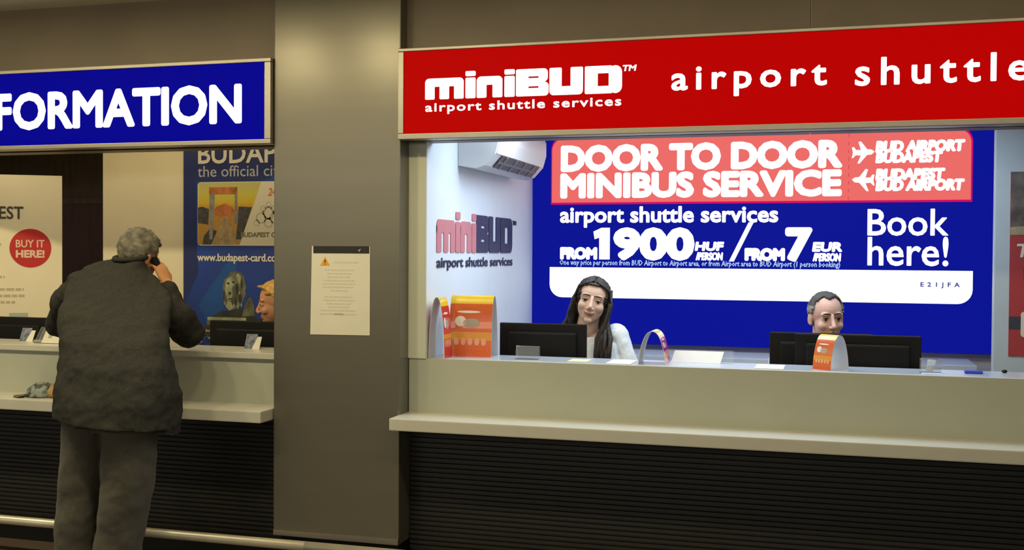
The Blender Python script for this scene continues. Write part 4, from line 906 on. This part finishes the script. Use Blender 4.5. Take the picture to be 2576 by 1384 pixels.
for k in range(40):       # combed over the crown from the parting
    f = k / 39.0; s = 1 if k % 2 else -1; y = 0.070 - 0.13 * f
    st.tube([H @ Vector((0.004 * s, y, 0.127 - 0.9 * max(0, y - 0.02) ** 1.2 - 0.12 * max(0, -y - 0.03))), H @ Vector((0.045 * s, y * 0.95 - 0.003, 0.106 - 0.5 * max(0, y - 0.02))), H @ Vector((0.074 * s, y * 0.72 - 0.006, 0.062)), H @ Vector((0.086 * s, y * 0.5 - 0.006, 0.0))], [0.004, 0.0055, 0.007, 0.007], 8)
st.build('hair_strands', DH, hs, smooth=True)

# man with short greying hair
SK3 = skin_mat('skin_pink', (0.60, 0.37, 0.31, 1))
H = frame((-0.018, 0.93, 1.305), (0.36, -1, 0), roll=math.radians(2), pitch=math.radians(-3), s=1.06)
b = MB(); head_parts(b, H, fem=False)
N_, C_, P_ = (-0.04, 1.0, 1.13), (-0.04, 1.06, 0.92), (-0.04, 1.22, 0.58)
SHs = [(-0.24, 1.0, 1.06), (0.16, 1.02, 1.06)]; EL = [(-0.28, 1.05, 0.82), (0.20, 1.05, 0.82)]; HD = [(-0.18, 0.88, 0.72), (0.10, 0.88, 0.72)]
clerk_body(b, H, N_, SHs, C_, P_, 0.2, 1.05, EL, HD, standing=False)
cm = remesh(b, 'person', [SK3, LIP], 0.0035, 2, 0.5, loc=(-0.04, 1.0, 0))
tag(cm, 'person with short greying hair half hidden behind monitors at right', 'person')
face_kids(cm, H, 0.0)
SG = mat('hair_dark_grey', (0.055, 0.052, 0.048, 1), 0.8, noise_scale=30, noise_amt=0.4, bump=0.4); SG2 = mat('hair_light_grey', (0.20, 0.19, 0.18, 1), 0.85, noise_scale=30, noise_amt=0.3, bump=0.3)
hair_shell('hair', H, SG, cm, lambda p: (p.y < 0.022 and p.z > 0.025) or (p.y < -0.02 and p.z > -0.045) or (p.z > 0.085 and p.y < 0.03 + 0.03 * (1 - min(1, abs(p.x) / 0.03))), 0.009, dark=(lambda c: c.z < 0.062, SG2), lump=0.005)
blouse('shirt', mat('white_shirt', (0.72, 0.74, 0.76, 1), 0.7, noise_scale=60, noise_amt=0.05), cm, N_, SHs, C_, P_, EL, 1.08, HD, True)

# blonde clerk in profile beside the pillar
SK4 = skin_mat('skin_warm', (0.52, 0.26, 0.15, 1))
H = frame((-3.081, 0.76, 1.330), (-0.88, -0.475, 0), roll=0, pitch=math.radians(-6), s=1.06)
b = MB(); head_parts(b, H, fem=True)
N_, C_, P_ = (-3.01, 0.79, 1.155), (-2.95, 0.80, 0.98), (-2.89, 0.80, 0.78)
SHs = [(-2.97, 0.68, 1.10), (-2.97, 0.90, 1.10)]; EL = [(-3.05, 0.70, 0.90), (-3.05, 0.89, 0.92)]; HD = [(-3.18, 0.71, 0.79), (-3.18, 0.86, 0.80)]
b2 = MB(); clerk_body(b, H, N_, SHs, C_, P_, 0.2, 0.9, EL, HD)
bc = remesh(b, 'person', [SK4, LIP], 0.0035, 2, 0.5, loc=(-2.90, 0.80, 0))
tag(bc, 'person with blonde hair in profile partly hidden behind the steel pillar', 'person')
face_kids(bc, H, brow=mat('eyebrow_blond', (0.20, 0.11, 0.04, 1), 0.8), lid=0.006)
BH = mat('blonde_hair', (0.50, 0.27, 0.055, 1), 0.4, noise_scale=9, noise_amt=0.45, bump=0.4, stretch=(10, 10, 2))
hh = hair_shell('hair', H, BH, bc, lambda p: (p.y < 0.0 and p.z > -0.075) or p.z > 0.082 or (p.y < 0.045 and p.z > 0.05), 0.011, lump=0.006)
st = MB(); random.seed(2)
for k in range(22):
    f = k / 21.0; s = 1 if k % 2 else -1
    st.tube([H @ Vector((0.01 * s, 0.085 - 0.08 * f, 0.10)), H @ Vector((0.055 * s, 0.05 - 0.10 * f, 0.09)), H @ Vector((0.082 * s, -0.01 - 0.06 * f, 0.03)), H @ Vector((0.078 * s, -0.06 - 0.04 * f, -0.05))], [0.006, 0.010, 0.012, 0.008], 8)
st.build('hair_strands', BH, hh, smooth=True)
blouse('blouse', mat('dark_blouse', (0.03, 0.03, 0.05, 1), 0.8, noise_scale=60, noise_amt=0.1), bc, N_, SHs, C_, P_, EL, 0.93, HD, True)
